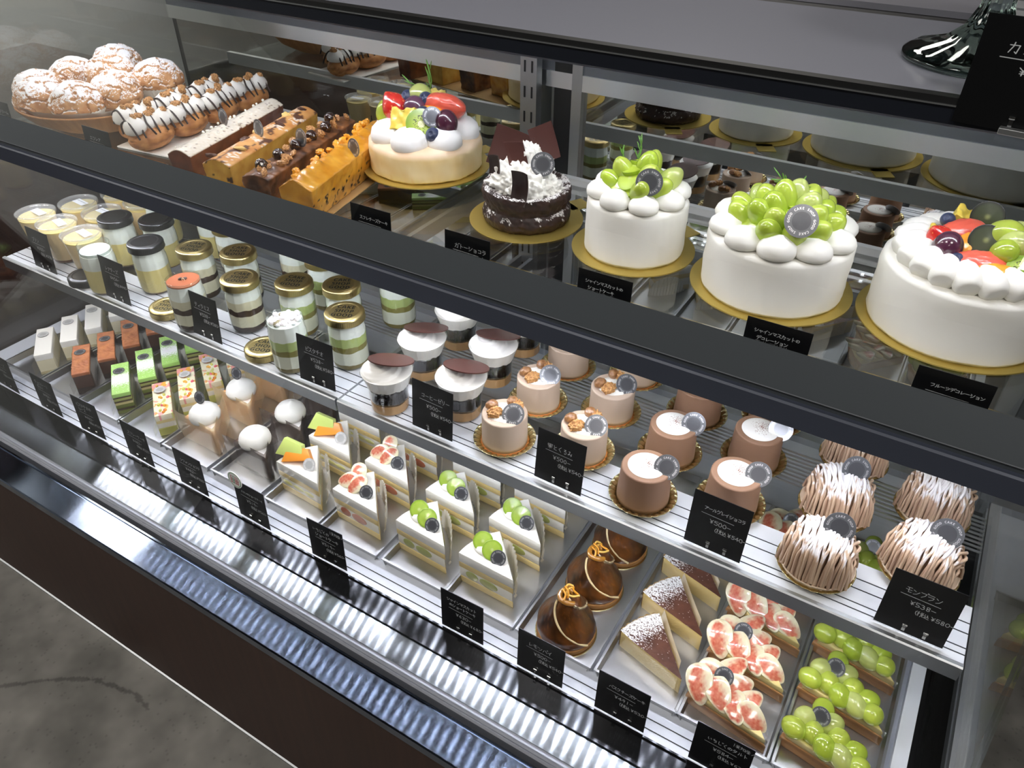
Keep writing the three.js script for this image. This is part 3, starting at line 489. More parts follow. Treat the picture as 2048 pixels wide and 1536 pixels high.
// --- chiffon wedges in paper with a cream cap
function chiffon(kind, label) {
  const dark = kind === 'dark', t = thing(kind + '_chiffon', label, 'chiffon cake', [0, 0, 0], WT, kind + ' chiffon wedges');
  const body = new THREE.CylinderGeometry(1, 1, 1, 3); // replaced below
  const g = disp(weld(toCreasedNormals(new THREE.ExtrudeGeometry(wedgeShape(0.088, 0.8, 0.002), { depth: 0.05, bevelEnabled: true, bevelSize: 0.002, bevelThickness: 0.002, bevelSegments: 2, steps: 14 }).rotateX(-Math.PI / 2).translate(0, 0.002, 0), 1)), (x, y, z) => 0.0012 * fbm(x * 120, y * 120, z * 120));
  part(t, 'sponge', paint(g, (x, y, z, nx, ny) => { const s = N(x * 700, y * 500, z * 700); if (ny > 0.3 && s > 0.05) return C.sugar; return dark ? mixc(hex('#4f3425'), hex('#75503a'), clamp(0.5 + s)) : mixc(hex('#e2a76a'), hex('#edc48d'), clamp(0.5 + s)); }), M.vDry);
  const dol = kissGeo(0.0295, 0.038, dark ? 2 : 7); part(t, 'cream_cap', dol, M.cream, [0.056, 0.051, 0.0]);
  if (dark) { const gr = rng(8); for (let i = 0; i < 0; i++) part(t, 'x', dol, M.cream); }
  part(t, 'wrapper', filmV(0.092, 0.86, 0.066, 0.0015, dark ? 3 : 8, 0.014), dark ? phy(0xb4aca6, 0.15, { transmission: 0.8, thickness: 0, side: THREE.DoubleSide }) : phy(0xf7e8c8, 0.3, { transmission: 0.62, thickness: 0, side: THREE.DoubleSide }));
  part(t, 'clear_film', filmV(0.096, 0.9, 0.05, 0.004, 6, 0.02), M.film);
  return t;
}
for (const [kind, i, n] of [['golden', 4, 4], ['dark', 5, 4]]) { let proto; for (let r = 0; r < n; r++) {
  const label = (kind === 'dark' ? 'dark brown chiffon wedge with whipped cream cap, ' : 'golden chiffon wedge with whipped cream cap, ') + ROW[r] + ' from the front', pos = [tips(i) + 0.004, YTR, -0.645 - r * 0.088];
  const q = proto ? copyOf(proto, label, pos, WT + rr(-0.06, 0.06)) : (proto = chiffon(kind, label)); q.position.set(...pos);
  if (kind === 'golden' && r < 2) pick(q, q.rotation.y, [0.062, 0.098, 0], 0.0125, [0.1, 0.35, 0.9]);
} }
// --- lemon pies
const vc_peel = phy(0xa8742c, 0.15, { clearcoat: 1 });
function lemonPie(label) {
  const t = thing('lemon_pie', label, 'pie', [0, 0, 0], 0, 'torched lemon pies');
  part(t, 'gold_board', cyl(0.0465, 0.0465, 0.0014, 48, 0.0007), M.goldShiny);
  part(t, 'pie_crust', lathe([[0.041, 0.0014], [0.0445, 0.003], [0.045, 0.009], [0.043, 0.011], [0, 0.011]], 48), std(0x9a6a34, 0.6));
  const g = wlathe([[0.0438, 0.009], [0.0448, 0.015], [0.042, 0.025], [0.0362, 0.037], [0.0292, 0.049], [0.0228, 0.06], [0.019, 0.067], [0.0168, 0.073], [0.013, 0.079], [0.006, 0.0825], [0, 0.083]].flatMap((p, i, a) => i < a.length - 1 ? [0, 0.25, 0.5, 0.75].map((k) => [p[0] + (a[i + 1][0] - p[0]) * k, p[1] + (a[i + 1][1] - p[1]) * k]) : [p]), 96);
  const spiral = (x, y, z) => { const a = Math.atan2(z, x); return ((a / 6.2832 - (y - 0.01) / 0.07 * 0.62) % 1 + 1.5) % 1; };
  disp(g, (x, y, z) => { const s = spiral(x, y, z), e = s * s * 0.0062 * sst(0.012, 0.028, y) * (1 - sst(0.076, 0.083, y)); return e - 0.0012 + 0.002 * fbm(x * 70, y * 70, z * 70); });
  part(t, 'torched_meringue', paint(g, (x, y, z) => { const s = spiral(x, y, z), f = fbm(x * 34, y * 18, z * 34, 4), sp = N(x * 700, y * 700, z * 700); const edge = s > 0.955 + 0.03 * f || s < 0.02; if (edge && y > 0.014) return hex('#ecd9ae'); return mixc(hex('#221105'), hex('#7c4715'), clamp(0.4 + 1.0 * f + (sp > 0.45 ? 0.3 : 0))); }), M.vGloss);
  const ridge = []; for (let i = 0; i <= 20; i++) { const k = i / 20, yy = 0.0745 - 0.0605 * k, a = 2.5 - 2.15 * k, rad = 0.0005 + [0.0155, 0.019, 0.0235, 0.0295, 0.0355, 0.0405, 0.0435, 0.0448][Math.min(7, Math.round(k * 7))] * 0 + (0.0155 + 0.0297 * Math.pow(k, 0.9)); ridge.push([rad * Math.cos(a), yy, rad * Math.sin(a)]); }
  part(t, 'meringue_ridge', tube(ridge, 0.0017, 50, 7), std(0xe9d3a2, 0.35));
  part(t, 'meringue_curl', tube([[0.012, 0.079, 0.006], [0.004, 0.083, 0.013], [-0.008, 0.082, 0.01], [-0.012, 0.083, 0], [-0.005, 0.086, -0.008], [0.006, 0.087, -0.004]], 0.0042, 30, 8), vc_peel);
  const r = rng(31); for (let i = 0; i < 7; i++) { const a = r() * 6.28, q = rr(0.002, 0.011, r); part(t, 'candied_peel', tube([[-0.008, 0, 0], [0, 0.003, 0.002], [0.009, 0.001, -0.002]], 0.0017, 8, 5), std(i % 3 ? 0xd9942a : 0xe3b95e, 0.2), [Math.cos(a) * q, 0.0885 + rr(-0.003, 0.003, r), Math.sin(a) * q], [rr(-0.5, 0.5, r), a, rr(-0.4, 0.4, r)]); }
  return t;
}
{ let p; for (let r = 0; r < 4; r++) { const label = 'torched brown lemon pie on a gold disc, ' + ROW[r] + ' from the front', pos = [-0.2935, YTR, -0.645 - r * 0.0945]; if (!p) { p = lemonPie(label); p.position.set(...pos); } else copyOf(p, label, pos, [0, 0.15, -0.5, 0.8][r]); } }
// --- basque cheesecake wedges
function basque(label) {
  const A = 0.62, t = thing('basque_cheesecake', label, 'cheesecake', [0, 0, 0], WT - 0.12, 'basque cheesecake wedges');
  part(t, 'cheese_body', wedge(0.108, A, 0.034, 0, 0.0002), std(0xe6cd8a, 0.6, 0, { bumpMap: tiled(texCrumb, 12), bumpScale: 0.0004 }));
  part(t, 'burnt_top', polarTop(0.109, A + 0.015, 110, 64, (x, z, u) => 0.0348 + 0.003 * sst(0.75, 1, u) + 0.0006 * fbm(x * 120, 1, z * 120), (x, z, u) => { const s = N(x * 620, 3, z * 620) + 0.6 * N(x * 1400, 9, z * 1400); const cover = sst(0.45, 1.0, u) * 1.02; const f = fbm(x * 60, 2, z * 60); return s * 0.9 + cover > 0.72 ? C.sugar : mixc(hex('#432820'), hex('#684233'), clamp(0.5 + f)); }), vc(0.35));
  part(t, 'rim_crust', (() => { const g = ribbon(Array.from({ length: 30 }, (_, i) => { const a = -A / 2 + A * i / 29, q = 0.1092 + 0.0012 * Math.sin(i * 1.3); return [q * Math.cos(a), q * Math.sin(a)]; }), 0, 0.0395, 6, ([x, y, z], u, v) => [x, y + v * 0.0018 * N(u * 9, 1, 2), z]); return g; })(), std(0xd3b27a, 0.7, 0, { side: THREE.DoubleSide }));
  part(t, 'paper_sheet', ribbon(Array.from({ length: 14 }, (_, i) => { const q = 0.02 + 0.098 * i / 13; return [q * Math.cos(A / 2 + 0.02), q * Math.sin(A / 2 + 0.02) + 0.0015 + 0.012 * Math.pow(i / 13, 2) * 0.4]; }), 0.0003, 0.04, 4, ([x, y, z], u, v) => [x + v * 0.004, y - 0.008 * v * u, z + v * 0.006]), std(0xe8dcc4, 0.6, 0, { side: THREE.DoubleSide }));
  part(t, 'clear_film', filmV(0.108, A, 0.033, 0.0014, 12, 0.004), M.film);
  return t;
}
{ let p; for (let r = 0; r < 4; r++) { const label = 'basque cheesecake wedge with sugar dusted dark top, ' + ROW[r] + ' from the front', pos = [tips(11) + 0.013, YTR, -0.635 - r * 0.08]; if (!p) { p = basque(label); p.position.set(...pos); } else copyOf(p, label, pos, WT - 0.12); } }
// --- fruit tarts
function tart(fruit, label) {
  const A = 0.72, t = thing(fruit + '_tart', label, 'tart', [0, 0, 0], WT - 0.06, fruit + ' tart wedges');
  const g = disp(weld(toCreasedNormals(new THREE.ExtrudeGeometry(wedgeShape(0.118, A, 0.001), { depth: 0.017, bevelEnabled: true, bevelSize: 0.001, bevelThickness: 0.001, bevelSegments: 1, steps: 6 }).rotateX(-Math.PI / 2).translate(0, 0.001, 0), 1)), (x, y, z) => 0.0012 * fbm(x * 160, y * 160, z * 160));
  part(t, 'tart_crust', paint(g, (x, y, z) => mixc(hex('#8a5a30'), hex('#bb8a55'), clamp(0.5 + 1.3 * fbm(x * 130, y * 130, z * 130)))), M.vDry);
  part(t, 'custard', disp(weld(wedge(0.113, A - 0.02, 0.0115, 0.0185, 0.0005, 0.002)), (x, y, z) => 0.001 * N(x * 80, y * 80, z * 80)), std(0xf2dd97, 0.35));
  part(t, 'clear_film', filmV(0.116, A, 0.036, 0.0016, fruit.length + 3, 0.002), M.film);
  const y0 = 0.030;
  if (fruit === 'grape') {
    const spots = [[0.104, -0.03, 0], [0.106, -0.006, 1], [0.102, 0.022, 0], [0.086, -0.014, 2], [0.084, 0.014, 1], [0.066, -0.016, 0], [0.064, 0.008, 2], [0.046, -0.007, 1], [0.043, 0.012, 0], [0.026, 0.002, 2]];
    spots.forEach(([x, z, k], i) => { const m = part(t, 'grape', grapeG[k], [M.grape, M.grapePale, M.grapeDeep][i % 3], [x, y0 + 0.008 + (x > 0.06 ? 0.002 : 0), z], null, 0.0142); m.rotation.set(i * 0.7, i * 1.3, 1.2 + 0.4 * Math.sin(i * 2)); });
    pick(t, WT - 0.06, [0.093, y0 + 0.024, 0.003], 0.0125, [-0.35, 0.6, 0.75]);
  } else {
    const spots = [[0.104, -0.027, 0.4], [0.103, 0.002, 1.5], [0.099, 0.026, 2.6], [0.08, -0.014, 0.7], [0.077, 0.014, 2.2], [0.057, -0.006, 0.5], [0.052, 0.013, 2.6], [0.033, 0.003, 1.2]];
    spots.forEach(([x, z, s], i) => aim(part(t, 'fig_piece', figSliceG[i % 3], M.vWet, [x, y0 + 0.008 + (i < 5 ? 0.003 : 0), z], null, 1.32 - 0.03 * i), WT - 0.06, [0.25 * Math.sin(i * 2.1), 0.85, 0.35 + 0.2 * Math.cos(i * 1.7)], [0, 1, 0], s + 1.6));
    pick(t, WT - 0.06, [0.092, y0 + 0.02, 0.004], 0.013, [0.05, 0.75, 0.6]);
  }
  return t;
}
for (const [fruit, i, z0] of [['fig', 12, -0.612], ['grape', 13, -0.62]]) { let p; for (let r = 0; r < 5; r++) { const label = (fruit === 'fig' ? 'tart wedge covered with red fig pieces, ' : 'tart wedge heaped with green grapes, ') + ROW[r] + ' from the front', pos = [tips(i) + 0.014, YTR, z0 - r * 0.083]; if (!p) { p = tart(fruit, label); p.position.set(...pos); } else copyOf(p, label, pos, p.rotation.y); } }
// --- price cards along the deck
{
  const yen = (a, b) => ['¥' + a + '-', '(税込¥' + b + '-)'];
  const dk = [
    [-1.668 + 0.02, ['レアチーズ', ...yen(426, 460)], 'black price card at the far end before the white cream slices'],
    [-1.575, ['レアチーズ', ...yen(454, 490)], 'black price card in front of the white cream slices'],
    [-1.428, ['チョコレート', 'タルト', ...yen(482, 520)], 'black price card in front of the cocoa slices'],
    [-1.294, ['ピスタチオの', 'ムース', ...yen(482, 520)], 'black price card in front of the green pistachio slices'],
    [-1.150, ['スフレーケーキ', ...yen(482, 520)], 'black price card reading ¥482 in front of the confetti slices'],
    [-1.005, ['シフォンショコラ', ...yen(482, 520)], 'black price card reading ¥482 in front of the dark chiffon wedges'],
    [-0.853, ['メロンのショートケーキ', ...yen(519, 560)], 'black price card with a round badge, before the melon shortcakes'],
    [-0.684, ['いちじくの', 'ショートケーキ', ...yen(519, 560)], 'black price card reading ¥519 in front of the fig shortcakes', '|愛知産/'],
    [-0.422, ['シャインマスカット', 'のショートケーキ', ...yen(630, 680)], 'black price card reading ¥630 in front of the grape shortcakes'],
    [-0.29, ['レモンパイ', ...yen(500, 540)], 'black price card reading ¥500 in front of the lemon pies'],
    [-0.166, ['バスクチーズケーキ', ...yen(491, 530)], 'black price card reading ¥491 in front of the basque cheesecakes'],
    [-0.03, ['いちじくのタルト', ...yen(584, 630)], 'black price card reading ¥584 in front of the fig tarts', '|愛知産/'],
  ];
  dk.forEach(([x, lines, label, sd], i) => { const t = priceCard(lines, label, [x, YD + 0.0015, -0.5575], rr(-0.03, 0.03), { side: sd, lean: -0.04 });
    if (i === 6) { const c = document.createElement('canvas'); c.width = c.height = 128; const q = c.getContext('2d'); q.fillStyle = '#e9ece6'; q.fillRect(0, 0, 128, 128); q.strokeStyle = '#6d9a6a'; q.lineWidth = 5; q.beginPath(); q.arc(64, 64, 56, 0, 7); q.stroke(); const r2 = rng(3); for (const [col, y] of [['#b3343a', 34], ['#b3343a', 52], ['#2f7a45', 72], ['#b3343a', 92]]) { q.strokeStyle = col; q.lineWidth = 4; scrawl(q, 'シズオカ', 30, y - 8, 17, r2); } const tx = new THREE.CanvasTexture(c); tx.colorSpace = THREE.SRGBColorSpace; const m = part(t, 'badge', pickG, [M.paper, std(0xffffff, 0.5, 0, { map: tx }), M.paper], [-0.024, 0.089, 0.001], [-0.05, 0, 0], 0.0165); } });
}
// ------------------------------------------------------------------ middle shelf
const fluteG = (r, n = 28) => { // fluted gilt dish
  const pts = [[0, 0.0012], [0.62, 0.0012], [0.68, 0.002], [0.8, 0.006], [0.92, 0.010], [1, 0.0112], [1.012, 0.0104], [0.93, 0.0085], [0.8, 0.0045], [0.68, 0.0004], [0, 0]].map(([a, b]) => [a * r, b]);
  const g = wlathe(pts, n * 8); return warp(g, (x, y, z) => { const k = Math.hypot(x, z) / r, a = Math.atan2(z, x), t = a + 0.5 * sst(0.65, 1, k); const w = sst(0.66, 0.8, k) * (1 - 0.7 * sst(0.9, 1, k)); return [x, y + w * 0.0011 * Math.cos(t * n), z]; });
};
const dishG = fluteG(0.0455);
const bnd = (amp, seed) => (a) => amp * (N(Math.cos(a) * 2.2 + seed, Math.sin(a) * 2.2, seed) + 0.5 * N(Math.cos(a) * 6 + seed, Math.sin(a) * 6, seed));
function layer(rf, y0, y1, b0, b1, cap, seg = 64) { // one layer of a filled glass, wavy below and above
  const pos = [], idx = [], ny = 6; for (let j = 0; j <= ny; j++) for (let i = 0; i < seg; i++) { const a = i / seg * 6.28319, ya = y0 + (b0 ? b0(a) : 0), yb = y1 + (b1 ? b1(a) : 0), y = ya + (yb - ya) * j / ny, r = rf(y); pos.push(r * Math.cos(a), y, r * Math.sin(a)); }
  for (let j = 0; j < ny; j++) for (let i = 0; i < seg; i++) { const a = j * seg + i, b = j * seg + (i + 1) % seg; idx.push(a, a + seg, b, b, a + seg, b + seg); }
  const bot = pos.length / 3; pos.push(0, y0, 0); for (let i = 0; i < seg; i++) idx.push(bot, i, (i + 1) % seg);
  const c = pos.length / 3; pos.push(0, y1 + (cap || 0), 0); for (let i = 0; i < seg; i++) idx.push(c, ny * seg + (i + 1) % seg, ny * seg + i);
  const g = new THREE.BufferGeometry(); g.setAttribute('position', new THREE.Float32BufferAttribute(pos, 3)); g.setIndex(idx); g.computeVertexNormals(); return toCreasedNormals(g, 0.9);
}
const jarR = (y) => y < 0.01 ? 0.0262 + 0.0035 * Math.sqrt(y / 0.01) : y < 0.066 ? 0.0297 : y < 0.076 ? 0.0297 - 0.0018 * (y - 0.066) / 0.01 : 0.0279;
const jarG = lathe([[0, 0.0006], [0.0262, 0.0006], [0.0292, 0.004], [0.0306, 0.011], [0.0308, 0.064], [0.0298, 0.0715], [0.0286, 0.0745], [0.0292, 0.0775], [0.0286, 0.0795], [0.0291, 0.083], [0.0286, 0.0855], [0.029, 0.0925], [0.0286, 0.0946], [0.0276, 0.0946], [0.0272, 0.093], [0.0272, 0.078]], 56);
const lidG = (() => { const top = lathe([[0, 0.0986], [0.0215, 0.0986], [0.023, 0.0994], [0.0245, 0.1], [0.026, 0.0994], [0.0285, 0.099], [0.0312, 0.0985], [0.0322, 0.097], [0.0325, 0.0955]], 64); const sk = wlathe([[0.0325, 0.0955], [0.0322, 0.0945], [0.0322, 0.088], [0.0327, 0.0868], [0.0327, 0.0856], [0.032, 0.0848], [0.0305, 0.085]], 180); warp(sk, (x, y, z) => { const a = Math.atan2(z, x), s = y < 0.095 && y > 0.0875 ? 1 + 0.006 * Math.sin(a * 60) : 1; return [x * s, y, z * s]; }); sk.setAttribute('uv', new THREE.Float32BufferAttribute(new Float32Array(sk.attributes.position.count * 2), 2)); return merge([top, sk]); })();
function printTex(lines, col, size, rot = 0) { const c = document.createElement('canvas'); c.width = c.height = 256; const x = c.getContext('2d'); x.clearRect(0, 0, 256, 256); x.translate(128, 128); x.rotate(rot); x.fillStyle = col; x.font = `bold ${size}px sans-serif`; x.textAlign = 'center'; x.textBaseline = 'middle'; lines.forEach((l, i) => x.fillText(l, 0, (i - (lines.length - 1) / 2) * size * 0.98)); const t = new THREE.CanvasTexture(c); t.colorSpace = THREE.SRGBColorSpace; return t; }
const lidPrint = std(0xffffff, 0.35, 0, { map: printTex(['CAKE', 'SHOP', 'GOOD'], '#14140f', 70), transparent: true });
const lidPrintG = new THREE.CircleGeometry(0.0225, 32).rotateX(-Math.PI / 2).translate(0, 0.0989, 0);
const sidePrintG = (() => { const g = new THREE.CylinderGeometry(0.0311, 0.0311, 0.024, 16, 1, true, -0.42, 0.84); return g; })();
const jarFill = {
  custard: [[0, 0.003, std(0x7a4a1c, 0.3)], [0.003, 0.05, std(0xecd691, 0.45), 0.0005], [0.05, 0.0855, M.creamSmooth, 0.0012]],
  tiramisu: [[0, 0.013, std(0x3a2116, 0.8), 0.0014], [0.013, 0.035, std(0xe9dfc6, 0.55), 0.0015], [0.035, 0.046, std(0x40261a, 0.8), 0.0026], [0.046, 0.062, std(0xe2d6ba, 0.55), 0.0026], [0.062, 0.0865, M.creamSmooth, 0.001]],
  pistachio: [[0, 0.010, std(0x8e7a3e, 0.8), 0.0014], [0.010, 0.034, std(0xf0ebda, 0.55), 0.0018], [0.034, 0.044, std(0x8d8142, 0.85), 0.0022], [0.044, 0.061, std(0xbac47c, 0.55), 0.0026], [0.061, 0.0865, M.creamSmooth, 0.0012]],
};
function jar(kind, lid, label) {
  const t = thing(kind + '_jar', label, 'dessert jar', [0, 0, 0], 0, kind + ' dessert jars');
  const L = jarFill[kind].map((q) => [...q]); let b0 = null; if (!lid && kind === 'custard') L[2][1] = 0.0755;
  L.forEach(([y0, y1, m, w], i) => { const last = i === L.length - 1, b1 = w && !last ? bnd(w, i * 3.1 + kind.length) : null; part(t, 'filling_layer', layer((y) => jarR(y), y0, y1, b0, b1), m, [0, 0.0014, 0]); b0 = b1; });
  part(t, 'glass', jarG, M.jarGlass);
  if (lid) { const l = part(t, 'lid', lidG, lid === 'black' ? M.blackLid : M.goldLid); if (lid === 'gold') part(l, 'lid_print', lidPrintG, lidPrint, null, [0, 0.35, 0]); }
  else if (kind === 'tiramisu') { const g = layer(() => 0.0277, 0.0865, 0.0888, null, bnd(0.0004, 3), 0.0012); part(t, 'cocoa_top', g, std(0xa35a37, 0.9), [0, 0.0014, 0]); const b = blob(1, 2); for (const [x, z] of [[-0.004, 0.001], [0.002, -0.003]]) part(t, 'coffee_bean', b, std(0x3b2117, 0.3), [x, 0.0925, z], [0.3, 0.8, 0], [0.004, 0.0027, 0.003]); part(t, 'caramel_curl', tube([[0, 0.09, 0.002], [0.002, 0.096, 0.003], [0.004, 0.095, 0.002], [0.0045, 0.091, 0.001]], 0.0007, 12, 6), std(0xe8d3b0, 0.3)); }
  else if (kind === 'pistachio') { const r = rng(6), g = disp(blob(1, 1.5), (x, y, z) => 0.2 * N(x * 2, y * 2, z * 2)); for (let i = 0; i < 30; i++) { const a = r() * 6.28, q = 0.023 * Math.sqrt(r()); part(t, 'sugared_nut', g, i % 9 === 4 ? std(0x8a8060, 0.7) : std(0xeeebee, 0.75), [q * Math.cos(a), 0.089 + rr(0, 0.003, r), q * Math.sin(a)], [a, i, a], rr(0.003, 0.0052, r)); } }
  else part(t, 'cream_top', layer(() => 0.0266, 0.0755, 0.0815, null, bnd(0.0003, 8), 0.0016), M.creamSmooth, [0, 0.0014, 0]);
  if (kind === 'custard') part(t, 'jar_print', sidePrintG, std(0xffffff, 0.5, 0, { map: printTex(['CAKE', 'SHOP', 'GOOD'], '#15130f', 64), transparent: true }), [0, 0.03, 0], [0, -0.75, 0]);
  return t;
}
{
  const put = (proto, label, x, z, turn) => { const c = copyOf(proto, label, [x, YM + 0.0012, z], turn); return c; };
  const place = (o, x, z, turn) => { o.position.set(x, YM + 0.0012, z); o.rotation.y = turn; };
  const near = ['front', 'second', 'third', 'fourth', 'fifth', 'rearmost'];
  // custard jars with black lids
  place(jar('custard', null, 'open custard jar with white cream top beside its black lid'), -1.334, -0.705, 0.1);
  const cj = jar('custard', 'black', 'black lidded custard jar standing nearest the tiramisu jars, in front'); place(cj, -1.253, -0.757, 0);
  put(cj, 'black lidded custard jar right behind the open custard jar', -1.394, -0.796, 0.3); put(cj, 'black lidded custard jar behind the front black lidded jar', -1.318, -0.832, -0.2);
  put(cj, 'black lidded custard jar half hidden under the dark bar, behind the tiramisu jars', -1.262, -0.915, 0.5); put(cj, 'rearmost black lidded custard jar, next to the pudding cups', -1.40, -0.902, 0.9);
  // tiramisu
  place(jar('tiramisu', null, 'open tiramisu jar dusted with cocoa and topped with a coffee bean'), -1.0895, -0.705, 0.2);
  const tj = jar('tiramisu', 'gold', 'gold lidded tiramisu jar in the front row behind its price card'); place(tj, -1.003, -0.753, 0);
  put(tj, 'gold lidded tiramisu jar right behind the open tiramisu jar', -1.16, -0.79, -0.1); put(tj, 'gold lidded tiramisu jar behind the front gold lidded tiramisu jar', -1.078, -0.82, 0.1); put(tj, 'gold lidded tiramisu jar at the back under the dark bar, left one', -1.18, -0.89, 0.3); put(tj, 'gold lidded tiramisu jar at the back beside the pistachio jars', -1.02, -0.90, 0.6);
  // pistachio
  place(jar('pistachio', null, 'open pistachio jar heaped with white sugared nuts'), -0.852, -0.706, 0.4);
  const pj = jar('pistachio', 'gold', 'gold lidded pistachio jar in the front row beside the coffee jellies'); place(pj, -0.777, -0.764, 0.05);
  put(pj, 'gold lidded pistachio jar right behind the open pistachio jar', -0.915, -0.793, -0.05); put(pj, 'gold lidded pistachio jar behind the front gold lidded pistachio jar', -0.84, -0.828, 0.15); put(pj, 'gold lidded pistachio jar at the back, nearest the tiramisu jars', -0.935, -0.885, 0.4); put(pj, 'gold lidded pistachio jar at the back, standing alone beside the shelf joint', -0.785, -0.905, 0.7);
  // loose lids
  const ll = (name, mat, print, label, x, z) => { const t = thing(name, label, 'jar lid', [x, YM + 0.0012, z]); const l = part(t, 'lid_shell', lidG, mat, [0, -0.0846, 0]); if (print) part(t, 'lid_print', lidPrintG, lidPrint, [0, -0.0846, 0], [0, 0.35, 0]); };
  ll('loose_black_lid', M.blackLid, false, 'loose black jar lid lying beside the open custard jar', -1.394, -0.7015);
  ll('loose_gold_lid', M.goldLid, true, 'loose gold jar lid lying beside the open tiramisu jar', -1.165, -0.7085);
  ll('loose_gold_lid', M.goldLid, true, 'loose gold jar lid lying beside the open pistachio jar', -0.919, -0.706);
  // pudding cups
  const pc = thing('pudding_cup', 'lidded plastic pudding cup in front, behind the pudding price card', 'pudding cup', [0, 0, 0], 0, 'plastic cups of custard pudding');
  const pr = (y) => 0.0265 + 0.0088 * y / 0.072;
  part(pc, 'caramel', layer(pr, 0.001, 0.006), std(0x6b3d14, 0.3)); part(pc, 'pudding', layer(pr, 0.006, 0.066), std(0xe6cd9a, 0.45)); part(pc, 'pudding_skin', layer(pr, 0.066, 0.069, null, null, 0.0005), std(0xf0d98c, 0.25));
  part(pc, 'cup', lathe([[0, 0.0004], [0.0268, 0.0004], [0.0275, 0.002], [0.0362, 0.073], [0.0375, 0.0745], [0.0378, 0.076]], 56), M.cupPlastic);
  part(pc, 'cup_lid', lathe([[0, 0.0745], [0.0325, 0.0745], [0.034, 0.0785], [0.0362, 0.0795], [0.0385, 0.079], [0.039, 0.0755], [0.0382, 0.073]], 56), phy(0xf3f5f6, 0.12, { transmission: 0.82, thickness: 0 }));
  { const c = document.createElement('canvas'); c.width = 256; c.height = 96; const x = c.getContext('2d'); x.fillStyle = '#eceef0'; x.fillRect(0, 0, 256, 96); x.fillStyle = '#777c84'; x.font = 'bold 26px sans-serif'; x.fillText('CAKE SHOP GOOD', 18, 40); const t = new THREE.CanvasTexture(c); t.colorSpace = THREE.SRGBColorSpace; part(pc, 'paper_label', box(0.038, 0.0004, 0.016), [M.paper, M.paper, std(0xffffff, 0.6, 0, { map: t }), M.paper, M.paper, M.paper], [0, 0.0752, -0.006], [0, -0.15, 0]); }
  pc.position.set(-1.427, YM + 0.0012, -0.739);
  [[-1.512, -0.743, 'lidded plastic pudding cup, second of the front row'], [-1.592, -0.75, 'lidded plastic pudding cup at the far end of the front row'], [-1.48, -0.822, 'lidded plastic pudding cup in the second row beside the black lidded jars'], [-1.562, -0.825, 'lidded plastic pudding cup at the far end of the second row'], [-1.453, -0.9, 'lidded plastic pudding cup in the third row by the black lidded jars'], [-1.533, -0.905, 'lidded plastic pudding cup at the far end of the third row']].forEach(([x, z, l]) => copyOf(pc, l, [x, YM + 0.0012, z], rr(-0.1, 0.1)));
}
// --- coffee jelly cups
{
  const cr = (y) => y < 0.03 ? 0.0283 + 0.0012 * y / 0.03 : 0.0295 + 0.0095 * Math.pow((y - 0.03) / 0.044, 1.6);
  const t = thing('coffee_jelly_cup', 'coffee jelly cup with an oval chocolate plate, beside the pistachio jars', 'coffee jelly', [0, 0, 0], 0, 'coffee jelly cups');
  const b1 = bnd(0.001, 4), b2 = (a) => 0.0032 * N(Math.cos(a) * 5, Math.sin(a) * 5, 9) + 0.0015 * N(Math.cos(a) * 14, Math.sin(a) * 14, 2);
  part(t, 'milk_layer', layer(cr, 0.002, 0.019, null, b1), std(0xc79f6c, 0.5));
  part(t, 'coffee_jelly', disp(weld(layer(cr, 0.019, 0.05, b1, b2, 0, 96)), (x, y, z) => { const a = Math.atan2(z, x); return -0.0012 * Math.abs(N(Math.cos(a) * 9, y * 160, Math.sin(a) * 9)) - 0.0004; }), phy(0x15100e, 0.08, { clearcoat: 1 }));
  part(t, 'cream_layer', layer((y) => cr(Math.min(y, 0.074)), 0.05, 0.0745, b2, null, 0.001, 96), M.creamSmooth);
  part(t, 'cup', lathe([[0, 0.0004], [0.0285, 0.0004], [0.0292, 0.003], [0.0301, 0.03], [0.0318, 0.045], [0.0352, 0.06], [0.0398, 0.0742], [0.0404, 0.0755], [0.0396, 0.0762]], 64), M.cupPlastic);
  const sw = weld(new THREE.CylinderGeometry(1, 1, 1, 8)); const spiralTop = polarTop(0.037, Math.PI * 2, 40, 96, (x, z, u) => { const dx = x + 0.008, dz = z - 0.006, k = Math.hypot(dx, dz), a = Math.atan2(dz, dx); const dome = 0.013 * Math.pow(Math.max(0, 1 - Math.pow(k / 0.032, 2)), 0.7); const sp = 0.0011 * Math.sin(k * 700 - a * 1) * (k < 0.03 ? 1 : 0) * sst(0.002, 0.01, k) * 0.6; return 0.0745 + dome + sp + 0.0012 * (1 - u); }, () => [1, 1, 1]);
  part(t, 'cream_swirl', spiralTop, std(0xf4f2ec, 0.5, 0, { side: THREE.DoubleSide }));
  aim(part(t, 'chocolate_plate', cyl(1, 1, 0.06, 48), M.chocDisc, [0.005, 0.088, -0.007], null, [0.0365, 0.03, 0.031]), 0, [-0.12, 0.93, -0.3], [0, 1, 0]);
  for (const c of t.children) { if (c.name !== 'chocolate_plate') c.scale.y *= 0.91; else c.position.y -= 0.004; }
  const P = [[-0.648, -0.706, 'front coffee jelly cup beside the pistachio jars, chocolate plate on cream'], [-0.655, -0.804, 'second coffee jelly cup behind the one beside the pistachio jars'], [-0.655, -0.905, 'rearmost coffee jelly cup by the shelf joint under the dark bar'], [-0.544, -0.752, 'front coffee jelly cup behind its price card, beside the walnut mousses'], [-0.548, -0.848, 'second coffee jelly cup in the column beside the walnut mousses'], [-0.55, -0.945, 'rearmost coffee jelly cup in the column beside the walnut mousses']];
  P.forEach(([x, z, l], i) => { if (!i) { t.position.set(x, YM + 0.0012, z); t.userData.label = l; } else copyOf(t, l, [x, YM + 0.0012, z], rr(-0.15, 0.15)); });
}
